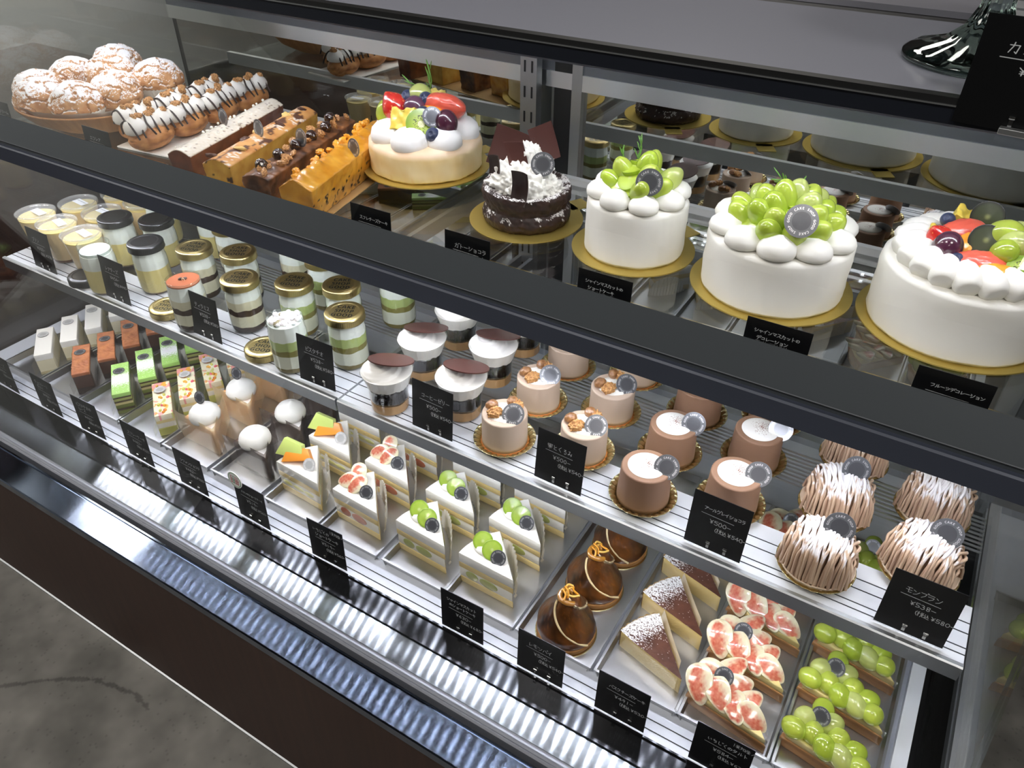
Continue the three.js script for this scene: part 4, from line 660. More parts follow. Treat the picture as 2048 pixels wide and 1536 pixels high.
// --- walnut mousses
const walnutG = (() => { const g = blob(1, 3); g.scale(1, 0.62, 0.8); disp(g, (x, y, z) => 0.28 * Math.abs(fbm(x * 2.4 + 3, y * 2.4, z * 2.4, 3)) * 2 - 0.16 - (Math.abs(z) < 0.12 ? 0.1 : 0)); return paint(g, (x, y, z) => mixc(hex('#8a5527'), hex('#d9a76a'), clamp(0.5 + 1.4 * fbm(x * 3, y * 3, z * 3)))); })();
const chestnutG = paint(disp(blob(1, 2.5), (x, y, z) => 0.16 * fbm(x * 1.6, y * 1.6, z * 1.6)), (x, y, z) => mixc(hex('#6e4326'), hex('#a87a4c'), clamp(0.5 + fbm(x * 2, y * 2, z * 2))));
function mousse(kind, label) {
  const w = kind === 'walnut', t = thing(kind + '_mousse', label, 'mousse cake', [0, 0, 0], 0, kind + ' mousse cakes');
  part(t, 'gilt_dish', dishG, M.goldShiny);
  part(t, 'biscuit_base', disp(wlathe([[0, 0.0016], [0.034, 0.0016], [0.0348, 0.003], [0.0345, 0.006], [0, 0.006]], 48), (x, y, z) => 0.0008 * N(x * 200, y * 200, z * 200)), std(w ? 0xa9682c : 0x35201a, 0.7));
  const r0 = w ? 0.0335 : 0.0352, r1 = w ? 0.033 : 0.0328, h = w ? 0.0555 : 0.0595;
  part(t, 'mousse_body', disp(wlathe([[0, 0.005], [r0, 0.005], [r0, 0.012], [(r0 + r1) / 2, h * 0.5], [r1, h - 0.0022], [r1 - 0.0007, h - 0.0007], [r1 - 0.0022, h], [0, h]], 64), (x, y, z, nx, ny) => ny > 0.5 ? 0 : 0.0005 * fbm(x * 90, y * 90, z * 90)), w ? M.mousse : M.mousseChoc);
  if (w) {
    const dome = disp(wlathe([[0.0235, h - 0.0005], [0.021, h + 0.002], [0.015, h + 0.0035], [0.006, h + 0.004], [0, h + 0.004]], 48), (x, y, z) => 0.0012 * N(x * 110, 1, z * 110)); part(t, 'cream_pool', dome, M.creamSmooth);
    part(t, 'walnut', walnutG, M.nut, [-0.008, h + 0.006, 0.013], [0.2, 0.7, 0.1], 0.0125); part(t, 'walnut', walnutG, M.nut, [0.012, h + 0.006, -0.016], [0, 2.1, 0.2], 0.011);
    part(t, 'candied_chestnut', chestnutG, M.vGloss, [-0.02, h + 0.0065, 0.002], [0, 0.4, 0.3], [0.0095, 0.0075, 0.0085]); part(t, 'candied_chestnut', chestnutG, M.vGloss, [0.001, h + 0.0075, -0.02], [0, 1.4, 0.2], [0.0085, 0.007, 0.008]);
    pick(t, 0, [0.0185, h + 0.009, 0.007], 0.016, [0.2, 0.72, 0.66]);
  } else {
    const g = polarTop(0.0248, Math.PI * 2, 60, 110, (x, z, u) => h - 0.0004 + 0.0048 * Math.sqrt(Math.max(0, 1 - u * u * 0.985)), (x, z, u) => { const q = Math.hypot(x - 0.003, z + 0.002); return N(x * 1100, 5, z * 1100) + 0.5 * N(x * 500, 3, z * 500) > 0.02 + q * 36 ? hex('#7c4024') : hex('#efede8'); });
    part(t, 'cream_dome', g, vc(0.5, { side: THREE.DoubleSide }));
    pick(t, 0, [0.026, h + 0.008, -0.002], 0.0165, [0.15, 0.62, 0.75]);
  }
  return t;
}
{
  const P = { walnut: [[-0.4515, -0.726, 'front walnut mousse in the column beside the coffee jellies'], [-0.4535, -0.8275, 'second walnut mousse in the column beside the coffee jellies'], [-0.4565, -0.932, 'rearmost walnut mousse in the column beside the coffee jellies'], [-0.342, -0.762, 'front walnut mousse behind its price card, beside the chocolate mousses'], [-0.346, -0.8635, 'second walnut mousse in the column beside the chocolate mousses'], [-0.3495, -0.969, 'rearmost walnut mousse in the column beside the chocolate mousses']],
    chocolate: [[-0.233, -0.726, 'front chocolate mousse with cocoa flecked cream, beside the walnut mousses'], [-0.2345, -0.8245, 'second chocolate mousse in the column beside the walnut mousses'], [-0.2325, -0.928, 'rearmost chocolate mousse in the column beside the walnut mousses'], [-0.128, -0.774, 'front chocolate mousse behind its price card, beside the mont blancs'], [-0.1285, -0.875, 'second chocolate mousse in the column beside the mont blancs'], [-0.13, -0.975, 'rearmost chocolate mousse in the column beside the mont blancs']] };
  for (const k of ['walnut', 'chocolate']) { let p; P[k].forEach(([x, z, l], i) => { if (!i) { p = mousse(k, l); p.position.set(x, YM + 0.0012, z); } else copyOf(p, l, [x, YM + 0.0012, z], [0.35, -0.3, 0.15, 0.5, -0.1][i - 1] * (k === 'walnut' ? 1 : 0.25)); }); }
}
// --- mont blancs
function montBlanc(label) {
  const t = thing('mont_blanc', label, 'mont blanc', [0, 0, 0], 0, 'mont blanc cakes');
  part(t, 'gilt_dish', fluteG(0.0465), M.goldShiny);
  const sh = wlathe([[0, 0.002], [0.034, 0.002], [0.038, 0.004], [0.0445, 0.014], [0.0452, 0.0165], [0.0438, 0.0168], [0.041, 0.013], [0, 0.012]], 96); warp(sh, (x, y, z) => { const a = Math.atan2(z, x), k = 1 + (y > 0.01 ? 0.018 * N(Math.cos(a) * 8, y * 40, Math.sin(a) * 8) : 0); return [x * k, y + (y > 0.013 ? 0.0012 * N(Math.cos(a) * 9, 3, Math.sin(a) * 9) : 0), z * k]; });
  part(t, 'tart_shell', sh, std(0xe3cdb4, 0.8));
  const core = disp(wlathe([[0.039, 0.012], [0.037, 0.03], [0.033, 0.046], [0.026, 0.058], [0.014, 0.064], [0, 0.066]], 48), () => -0.0015); part(t, 'cream_heart', core, std(0xa9876a, 0.8));
  const L = [], r = rng(91); const nS = 22;
  for (let q = 0; q < nS * 2; q++) {
    const s = (q % nS + (q < nS ? 0.5 : 0.98)) / nS * 2 - 1.0, x0 = s * 0.0405 + rr(-0.0008, 0.0008, r), lay = q < nS ? 0 : 1; const half = Math.sqrt(Math.max(0.06, 1 - s * s)); const H = 0.020 + 0.048 * Math.pow(half, 0.62) - lay * 0.0016, Z = 0.0405 * Math.pow(half, 0.8) + 0.001; const end = 0.014 + rr(-0.003, 0.006, r); const pts = [];
    for (let i = 0; i <= 12; i++) { const u = -1 + 2 * i / 12, au = Math.abs(u); const e = 2.7, c = Math.pow(Math.max(0, 1 - Math.pow(au, e)), 1 / 2.0); const y = end + (H - end) * c, z = Z * Math.sign(u) * Math.pow(au, 0.75); const lean = 0.0075 * N(q * 1.7, u * 1.3, 3) + 0.003 * u * N(q * 2.9, 4, 4); pts.push([x0 * (1 + 0.05 * (1 - c)) + lean, y + 0.0012 * N(q * 3.3, u * 3, 9), z + 0.001 * N(q, u * 4, 5)]); }
    L.push(tube(pts, rr(0.0016, 0.0021, r), 34, 7));
  }
  const g = paint(merge(L), (x, y, z, nx, ny) => { const n = N(x * 900, y * 900, z * 900) * 0.6 + fbm(x * 70, y * 60, z * 70) * 1.4; return (y - 0.054) * 60 + n > 0.25 && ny > -0.2 ? hex('#f2eef0') : mixc(hex('#b3957e'), hex('#cdb298'), clamp(0.5 + 2 * N(x * 160, 1, z * 30))); });
  part(t, 'chestnut_cream_strands', g, vc(0.7)).userData.kind = 'stuff';
  pick(t, 0, [0.011, 0.074, -0.006], 0.018, [0.15, 0.5, 0.85]);
  return t;
}
{ let p;[[-0.004, -0.7255, 'front mont blanc beside the chocolate mousses'], [-0.0065, -0.8345, 'second mont blanc in the column beside the chocolate mousses'], [-0.006, -0.946, 'rearmost mont blanc in the column beside the chocolate mousses'], [0.104, -0.784, 'front mont blanc behind its price card at the end glass'], [0.104, -0.893, 'second mont blanc in the column along the end glass'], [0.103, -1.0, 'rearmost mont blanc in the column along the end glass']].forEach(([x, z, l], i) => { const pos = [x, YM + 0.0012, z]; if (!i) { p = montBlanc(l); p.position.set(...pos); } else copyOf(p, l, pos, [0.25, 0.1, -0.25, -0.05, 0.2][i - 1]); }); }
{
  const yen = (a, b) => ['¥' + a + '-', '(税込¥' + b + '-)'];
  [[-1.497, ['プリン', ...yen(350, 378)], 'black price card in front of the pudding cups'], [-1.273, ['レアチーズ', ...yen(454, 490)], 'black price card in front of the black lidded custard jars'], [-1.033, ['ティラミス', ...yen(538, 580)], 'black price card reading ¥538 in front of the tiramisu jars'], [-0.778, ['ピスタチオ', ...yen(538, 580)], 'black price card reading ¥538 in front of the pistachio jars'], [-0.552, ['コーヒーゼリー', ...yen(500, 540)], 'black price card reading ¥500 in front of the coffee jelly cups'], [-0.341, ['栗とくるみ', ...yen(500, 540)], 'black price card reading ¥500 in front of the walnut mousses'], [-0.121, ['アールグレイショコラ', ...yen(500, 540)], 'black price card reading ¥500 in front of the chocolate mousses'], [0.11, ['モンブラン', ...yen(538, 580)], 'black price card reading ¥538 in front of the mont blancs']].forEach(([x, l, d]) => priceCard(l, d, [x, YM + 0.0025, -0.684], rr(-0.03, 0.03), { lean: -0.1 }));
}
const M_peel = phy(0xf0a52a, 0.15, { clearcoat: 1 });
const kiwiG = (() => { const g = new THREE.CylinderGeometry(1, 0.86, 0.75, 60, 3); const w = weld(g); const q = polarTop(1, Math.PI * 2, 26, 90, () => 0.375, (x, z) => { const k = Math.hypot(x, z), a = Math.atan2(z, x); if (k < 0.22) return hex('#e6e7b0'); if (k < 0.55 && N(Math.cos(a) * 9, k * 7, Math.sin(a) * 9) > 0.22) return hex('#1f2410'); return mixc(hex('#b9cc57'), hex('#86a82c'), sst(0.25, 0.95, k)); }); const s = paint(disp(w, () => -0.012), () => hex('#6f8a28')); const ue = (gg) => { gg.setAttribute('uv', new THREE.Float32BufferAttribute(new Float32Array(gg.attributes.position.count * 2), 2)); return gg; }; return merge([ue(s), ue(q)]); })();
const strawG = (() => { const g = blob(1, 3.5); warp(g, (x, y, z) => { const k = y > 0 ? 1 - 0.55 * y * y : 1 - 0.1 * y * y; return [x * k, y * 1.25, z * k]; }); return paint(disp(g, (x, y, z) => { const a = Math.atan2(z, x); return -0.03 * Math.max(0, Math.sin(a * 11 + Math.round(y * 9) * 1.6)) * Math.max(0, Math.sin(y * 28)); }), (x, y, z) => { const a = Math.atan2(z, x); const sd = Math.sin(a * 11 + Math.round(y * 9) * 1.6) > 0.93 && Math.sin(y * 28) > 0.7; return sd ? hex('#e8b06a') : mixc(hex('#b3121a'), hex('#dd3a2c'), clamp(0.5 + fbm(x * 2, y * 2, z * 2))); }); })();
const pineG = (() => { const g = weld(new THREE.BoxGeometry(1.5, 0.8, 1.3, 14, 8, 12)); return disp(g, (x, y, z) => 0.1 * fbm(x * 2, y * 2, z * 2) + 0.06 * Math.sin(x * 9) * Math.sin(z * 7) - 0.18 * Math.exp(-Math.pow(x / 0.22, 2))); })();
const pieceGG = disp(blob(1, 3), (x, y, z) => 0.1 * fbm(x * 2, y * 2, z * 2) - (y > 0 ? 0.25 * y : 0));
const M_darkCut = vc(0.35, { clearcoat: 0.25, clearcoatRoughness: 0.2 });
const halfGeoDark = halfGeo(1.0, hex('#3a4028'), hex('#120d10'), hex('#8d8f5a'), 2);
// ------------------------------------------------------------------ top shelf
const YS = YT + 0.0004;
// --- cream puffs in a wooden bowl
{
  const b = thing('wooden_bowl', 'wide shallow wooden bowl holding the sugared cream puffs', 'bowl', [-1.556, YS, -0.948]);
  part(b, 'bowl_shell', lathe([[0, 0.004], [0.06, 0.004], [0.1, 0.012], [0.135, 0.03], [0.156, 0.05], [0.159, 0.0545], [0.162, 0.0545], [0.1625, 0.051], [0.142, 0.027], [0.105, 0.007], [0.07, 0], [0, 0]].reverse(), 72), std(0xffffff, 0.5, 0, { map: tiled(texWoodPale, 3, 1) }));
  part(b, 'paper_liner', disp(wlathe([[0.09, 0.0135], [0.13, 0.034], [0.152, 0.056], [0.156, 0.062]], 120), (x, y, z) => 0.0025 * N(x * 60, y * 60, z * 60)), M.paper);
  const puff = (seed) => {
    const g = blob(1, 9); warp(g, (x, y, z) => { const f = 1 + 0.13 * fbm(x * 1.2 + seed, y * 1.2, z * 1.2 + seed, 3); return [x * f, (y > 0 ? y * 0.82 : y * 0.6) * f, z * f]; });
    disp(g, (x, y, z) => { const c = Math.abs(fbm(x * 1.4 + seed * 3, y * 1.4, z * 1.4, 3)); return -0.10 * (1 - sst(0, 0.06, c)) + 0.03 * fbm(x * 5, y * 5, z * 5 + seed); });
    return paint(g, (x, y, z, nx, ny) => { const s = N(x * 60, y * 60, z * 60 + seed) * 0.62 + fbm(x * 2.5, y * 2.5, z * 2.5 + seed * 2, 3) * 0.55; const cr = Math.abs(fbm(x * 1.4 + seed * 3, y * 1.4, z * 1.4, 3)); return ny * 1.15 + s * 1.2 - (cr < 0.03 ? 0.5 : 0) > 0.58 ? hex('#f3f3f4') : mixc(hex('#a9703e'), hex('#d3a473'), clamp(0.55 + 1.2 * fbm(x * 3, y * 3, z * 3 + seed))); });
  };
  const G = [puff(1), puff(4), puff(9)];
  [[-1.625, 0.085, -1.045, 'sugared cream puff at the back of the wooden bowl, topmost'], [-1.478, 0.082, -1.03, 'sugared cream puff at the bowl rim nearest the eclairs, standing tall'], [-1.645, 0.078, -0.955, 'sugared cream puff at the far side of the bowl, middle'], [-1.545, 0.092, -0.975, 'sugared cream puff in the middle of the heap'], [-1.492, 0.075, -0.94, 'split sugared cream puff beside the tall one at the rim'], [-1.515, 0.07, -0.868, 'large sugared cream puff at the front of the bowl, nearest the eclairs'], [-1.605, 0.066, -0.85, 'sugared cream puff at the front of the bowl, nearest the end glass'], [-1.668, 0.066, -0.885, 'sugared cream puff at the far front rim of the bowl']].forEach(([x, y, z, l], i) => {
    const t = thing('cream_puff', l, 'cream puff', [x, YS + y - 0.038, z], i * 1.1, 'cream puffs in the wooden bowl'); part(t, 'puff_shell', G[i % 3], M.vDry, [0, 0.03, 0], null, [0.052, 0.05, 0.05][i % 3]);
    if (i === 1 || i === 5) part(t, 'paper_cup', disp(wlathe([[0.02, -0.004], [0.038, 0.004], [0.05, 0.022]], 90), (a, q, c) => 0.0012 * Math.sin(Math.atan2(c, a) * 40)), M.paper);
  });
}
// --- eclairs with cream, chocolate lines and nuts
{
  const tr = thing('eclair_board', 'white paper board under the cream eclairs', 'board', [-1.362, YS, -1.02], 0.12); part(tr, 'board', rbox(0.128, 0.003, 0.32, 0.001), M.paper, [0, 0.0015, 0]);
  const make = (seed, label) => {
    const t = thing('cream_eclair', label, 'eclair', [0, 0, 0], 0, 'cream eclairs with chocolate lines');
    const g = blob(1, 4); warp(g, (x, y, z) => { const f = 1 + 0.06 * fbm(x * 1.5 + seed, y * 1.5, z * 1.5); return [x * f * 0.028, y * f * 0.021, z * f * 0.042]; });
    disp(g, (x, y, z) => -0.0022 * (1 - sst(0, 0.09, Math.abs(fbm(x * 60 + seed, y * 60, z * 20)))));
    part(t, 'choux', paint(g, (x, y, z) => mixc(C.chouxDark, C.choux, clamp(0.6 + 1.5 * fbm(x * 60, y * 60, z * 60 + seed)))), vc(0.5), [0, 0.021, 0]);
    for (let k = 0; k < 3; k++) part(t, 'cream_swirl', kissG[k], M.cream, [0.002 * Math.sin(k * 3 + seed), 0.034, -0.026 + k * 0.026], [0.15, k + seed, 0], [0.0185, 0.025, 0.0175]);
    const r = rng(seed * 13); for (let k = 0; k < 6; k++) { const z = -0.036 + k * 0.014; part(t, 'chocolate_line', tube([[-0.024, 0.03, z], [-0.017, 0.047, z + 0.004], [-0.002, 0.057 + rr(-0.002, 0.001, r), z + rr(-0.004, 0.006, r)], [0.014, 0.048, z + 0.006], [0.025, 0.03, z + rr(0, 0.008, r)]], 0.0017, 20, 6), M.chocDark); }
    for (let k = 0; k < 5; k++) part(t, 'caramel_nut', walnutG, M.nut, [rr(-0.009, 0.009, r), 0.0575, -0.03 + k * 0.014], [k, k * 2, k], 0.0085);
    return t;
  };
  const P = [[-1.335, -0.885, 'front cream eclair beside the pound cakes'], [-1.398, -0.912, 'front cream eclair beside the wooden bowl'], [-1.337, -0.972, 'second cream eclair in the column beside the pound cakes'], [-1.402, -1.0, 'second cream eclair in the column beside the bowl'], [-1.342, -1.06, 'third cream eclair in the column beside the pound cakes'], [-1.407, -1.09, 'rearmost cream eclair in the column beside the bowl'], [-1.35, -1.145, 'rearmost cream eclair in the column beside the pound cakes']];
  const protos = [make(2, P[0][2]), make(5, P[1][2])]; protos.forEach((p, i) => { p.position.set(P[i][0], YS + 0.003, P[i][1]); p.scale.setScalar(1.12); });
  P.slice(2).forEach(([x, z, l], i) => copyOf(protos[i % 2], l, [x, YS + 0.003, z], 0.15 + rr(-0.25, 0.25)).scale.setScalar(1.12));
}
// --- pound cakes
{
  const yaw = Math.atan2(0.068, 0.285);
  const bd = thing('gold_cake_board', 'long gold board under the four pound cakes', 'board', [-1.045, YS, -0.945], yaw * 0.8); part(bd, 'board', rbox(0.345, 0.0022, 0.31, 0.0008), std(0xcaa873, 0.45, 0.5), [0, 0.0011, 0]);
  const loaf = (name, label, x, w, h, L, cf, mat, o = {}) => {
    const t = thing(name, label, 'pound cake', [x - 0.033, YS + 0.0024, -0.943], yaw, 'pound cakes on the gold board');
    const g = weld(new THREE.BoxGeometry(w, h, L, 22, 24, 100)); warp(g, (a, b, c) => { const v = b / h + 0.5, crown = (o.crown ?? 0.011) * Math.cos(a / w * 2.95) * sst(0.5, 1, v) + (o.peak || 0) * Math.exp(-Math.pow(a / (w * 0.22), 2)) * sst(0.7, 1, v) * (1 + 0.7 * N(c * 60, 2, 7)); const tap = 0.9 + 0.1 * v; return [a * tap, b + h / 2 + crown, c * (0.97 + 0.03 * v)]; });
    disp(g, (a, b, c) => (o.rough || 0.0012) * fbm(a * 90, b * 90, c * 90, 3)); part(t, 'loaf', paint(g, (a, b, c, nx, ny, nz) => cf(a, b, c, nx, ny, nz, h, L)), mat); return t;
  };
  const cr = (a, b, c, s) => fbm(a * 45 + s, b * 45, c * 45, 4);
  const t1 = loaf('chocolate_pound_cake', 'dark red-brown pound cake with white crumbs along the top', -1.148, 0.045, 0.05, 0.295, (a, b, c, nx, ny, nz, h) => ny > 0.45 && N(a * 300, 2, c * 300) > -0.5 ? mixc(hex('#e9dfca'), hex('#f6f1e6'), clamp(0.5 + N(a * 500, 5, c * 500))) : mixc(hex('#4d2414'), hex('#7a4326'), clamp(0.5 + 1.4 * cr(a, b, c, 1))), M.vGloss);
  { const r = rng(12), g = blob(1, 1); for (let i = 0; i < 60; i++) part(t1, 'sugar_crumb', g, M.creamSheet, [rr(-0.02, 0.02, r), 0.0575 + rr(-0.001, 0.002, r), rr(-0.14, 0.14, r)], null, rr(0.0016, 0.003, r)); }
  const t2 = loaf('banana_pound_cake', 'golden pound cake with banana and chocolate streaked top', -1.06, 0.052, 0.05, 0.29, (a, b, c, nx, ny, nz, h) => { const f = cr(a, b, c, 5); if (ny > 0.35) { const s = N(a * 260, 6, c * 260) + fbm(a * 40, 1, c * 40) * 1.5; return fbm(a * 60, 3, c * 25) > 0.12 ? hex('#5d3a2a') : s > 0.45 ? hex('#eee6dc') : mixc(hex('#c48344'), hex('#e0ad6a'), clamp(0.5 + 1.4 * f)); } if (nz > 0.5 && fbm(a * 55 + 3, b * 55, 2) > 0.17) return hex('#3a2620'); return mixc(hex('#bb8426'), hex('#dcb150'), clamp(0.5 + 1.4 * f)); }, vc(0.6));
  { const r = rng(22); for (let i = 0; i < 7; i++) part(t2, 'banana_chip', disp(blob(1, 1.5), (x, y, z) => 0.25 * N(x * 2, y * 2, z * 2 + i)), std(i % 2 ? 0xe0bd72 : 0x5a3a2c, 0.4), [rr(-0.016, 0.016, r), 0.059, -0.13 + i * 0.043], [rr(-0.6, 0.6, r), r() * 6, rr(-0.5, 0.5, r)], [0.011, 0.004, 0.008]); }
  const t3 = loaf('nut_pound_cake', 'brown pound cake topped with pecans and candied figs', -0.966, 0.05, 0.05, 0.3, (a, b, c, nx, ny) => mixc(hex('#3a2012'), hex('#8a5a34'), clamp(0.4 + (ny > 0.3 ? 0.15 : 0) + 1.7 * cr(a, b, c, 9))), vc(0.45, { clearcoat: 0.4 }), { rough: 0.004, crown: 0.006 });
  { const r = rng(41); for (let i = 0; i < 26; i++) part(t3, 'nut_piece', walnutG, i % 4 === 1 ? M.vGloss : M.nut, [rr(-0.018, 0.018, r), 0.0575 + rr(0, 0.004, r), -0.14 + i * 0.0112], [r() * 3, r() * 6, r() * 3], [rr(0.007, 0.012, r), 0.0065, rr(0.006, 0.009, r)]); for (let i = 0; i < 6; i++) part(t3, 'candied_fig', chestnutG, phy(0x2c1710, 0.12, { clearcoat: 1 }), [rr(-0.014, 0.014, r), 0.061, -0.12 + i * 0.048], [r() * 3, r() * 3, 0], 0.0105); }
  const t4 = loaf('orange_pound_cake', 'glossy orange glazed pound cake with raisin speckled side', -0.88, 0.058, 0.05, 0.3, (a, b, c, nx, ny, nz, h) => { const f = cr(a, b, c, 14); if (b < h * 0.62 && fbm(a * 60 + 9, b * 95, c * 70, 2) > 0.17 && nx > 0.4) return hex('#2a1a14'); const glaze = sst(0.3, 0.55, b / h + 0.25 * f); return mixc(mixc(hex('#a9742c'), hex('#cf9a45'), clamp(0.5 + 1.3 * f)), mixc(hex('#c98414'), hex('#e3a83c'), clamp(0.5 + 1.3 * f)), nz > 0.6 ? glaze * 0.35 : glaze); }, M.vWet, { peak: 0.007, rough: 0.0025 });
  { const r = rng(51); for (let i = 0; i < 22; i++) part(t4, 'orange_peel', disp(blob(1, 1.2), (x, y, z) => 0.3 * N(x * 2 + i, y * 2, z * 2)), M_peel, [-0.008 + rr(-0.014, 0.01, r), 0.065 + rr(-0.003, 0.002, r), -0.14 + i * 0.013], [r() * 3, r() * 3, r() * 3], [0.008, 0.0045, 0.006]); }
  [[t1, 0.0, 0.073, 0.012], [t2, 0.006, 0.072, 0.02], [t3, 0.012, 0.074, 0.02], [t4, 0.024, 0.066, -0.005]].forEach(([t, x, y, z]) => { pick(t, yaw, [x, y, z], 0.0155, [-0.2, 0.12, 0.97]); });
}
// --- whole cakes
function boardAndTab(t, r, tabDir) { part(t, 'gold_board', merge([cyl(r, r, 0.0018, 96, 0.0009), rbox(0.034, 0.0018, 0.04, 0.0008).translate(0, 0.0009, r + 0.006).rotateY(tabDir)]), M.gold); }
function creamCake(name, label, pos, r, h, br) {
  const t = thing(name, label, 'cake', pos); boardAndTab(t, br, Math.PI - 0.5);
  const g = wlathe([[0, 0.002], [r - 0.001, 0.002], [r, 0.006], [r, h * 0.2], [r, h * 0.4], [r, h * 0.6], [r, h * 0.8], [r - 0.0006, h - 0.006], [r - 0.003, h - 0.0018], [r - 0.008, h], [r * 0.7, h + 0.0002], [r * 0.4, h], [0, h]], 128);
  disp(g, (x, y, z, nx, ny) => { const a = Math.atan2(z, x); return ny > 0.5 ? 0.0005 * N(x * 60, 1, z * 60) : 0.0016 * N(a * 2.2, y * 55, 3) + 0.0009 * N(a * 9, y * 160, 5); });
  part(t, 'cream_coat', g, M.cream); return t;
}
const pieceG = (len, wid, thick, seed) => disp(blob(1, 3), (x, y, z) => 0.12 * fbm(x * 2 + seed, y * 2, z * 2));
const grapeHalfLong = (() => { const g = halfGeo(1.35, hex('#c2d84a'), hex('#a8c42c'), hex('#e0ea96'), 4); return g; })();
function grapeHeap(t, h, rings, size, seed) {
  const r = rng(seed); rings.forEach(([n, q, y, tilt, a0]) => { for (let i = 0; i < n; i++) { const a = a0 + i / n * 6.283 + rr(-0.08, 0.08, r); const cut = r() < 0.4; const m = part(t, 'grape', cut ? grapeHalfLong : grapeG[i % 3], cut ? M.vJelly : [M.grape, M.grapePale, M.grapeDeep][Math.floor(r() * 3)], [q * Math.cos(a), h + y + rr(-0.002, 0.002, r), q * Math.sin(a)], null, size * rr(0.92, 1.06, r)); const d = [Math.cos(a) * tilt, 1, Math.sin(a) * tilt]; aim(m, 0, d, [0, 1, 0], r() * 6); if (!cut) m.scale.y *= 1.32; } });
}
{
  const c1 = creamCake('grape_cake', 'tall small white cream cake crowned with green grapes', [-0.3905, YS, -0.9945], 0.0735, 0.083, 0.092);
  for (let i = 0; i < 8; i++) { const a = i / 8 * 6.283 + 0.25; part(c1, 'cream_kiss', kissG[i % 3], M.cream, [0.054 * Math.cos(a), 0.082, 0.054 * Math.sin(a)], [0, i * 2, 0], [0.0215, 0.025, 0.0215]); }
  grapeHeap(c1, 0.083, [[8, 0.038, 0.02, 0.9, 0.3], [6, 0.024, 0.034, 0.6, 0.7], [3, 0.009, 0.046, 0.3, 0.2]], 0.0158, 5);
  part(c1, 'rosemary_sprig', sprig(10, 0.03, 3, 0.5), M.leaf, [-0.012, 0.127, -0.012], [-0.2, 0.4, 0.1]); part(c1, 'rosemary_sprig', sprig(5, 0.026, 5, 0.4), M.leaf, [-0.03, 0.12, 0.0], [0, 0, 0.15]);
  pick(c1, 0, [0.03, 0.124, 0.042], 0.0185, [0.4, 0.35, 0.85], 0.4);
  const c2 = creamCake('large_grape_cake', 'wide white cream cake crowned with a heap of green grapes', [-0.1825, YS, -0.993], 0.0952, 0.08, 0.1095);
  for (let i = 0; i < 10; i++) { const a = i / 10 * 6.283 + 0.15; part(c2, 'cream_kiss', kissG[i % 3], M.cream, [0.072 * Math.cos(a), 0.079, 0.072 * Math.sin(a)], [0, i * 2.3, 0], [0.025, 0.0265, 0.025]); }
  grapeHeap(c2, 0.08, [[12, 0.055, 0.02, 0.95, 0.1], [10, 0.04, 0.031, 0.7, 0.4], [7, 0.025, 0.04, 0.45, 0.2], [4, 0.009, 0.046, 0.2, 0.6]], 0.0158, 9);
  for (const [x, z, a] of [[-0.02, -0.012, 1.1], [0.004, -0.02, -0.9]]) part(c2, 'rosemary_sprig', sprig(12, 0.034, x > 0 ? 8 : 6, 0.6), M.leaf, [x, 0.126, z], [0.2, 0.3, -a]);
  pick(c2, 0, [0.031, 0.127, 0.06], 0.0205, [0.3, 0.5, 0.8], 0.2);
  // fruit cake at the right edge
  const c3 = creamCake('fruit_decoration_cake', 'big white cream cake with mixed fruit inside a cream ring', [0.047, YS, -1.022], 0.106, 0.085, 0.118);
  for (let i = 0; i < 20; i++) { const a = i / 20 * 6.283; const g = kissG[1]; part(c3, 'cream_shell', g, M.creamSmooth, [0.079 * Math.cos(a), 0.088, 0.079 * Math.sin(a)], [0, -a + 0.35, 1.15], [0.0165, 0.046, 0.0165]).position.set(0.094 * Math.cos(a), 0.092, 0.094 * Math.sin(a)); }
  fruitHeap(c3, 0.085, 0.06, 17, 1);
  pick(c3, 0, [0.062, 0.112, 0.03], 0.0195, [0.2, 0.6, 0.75]);
}
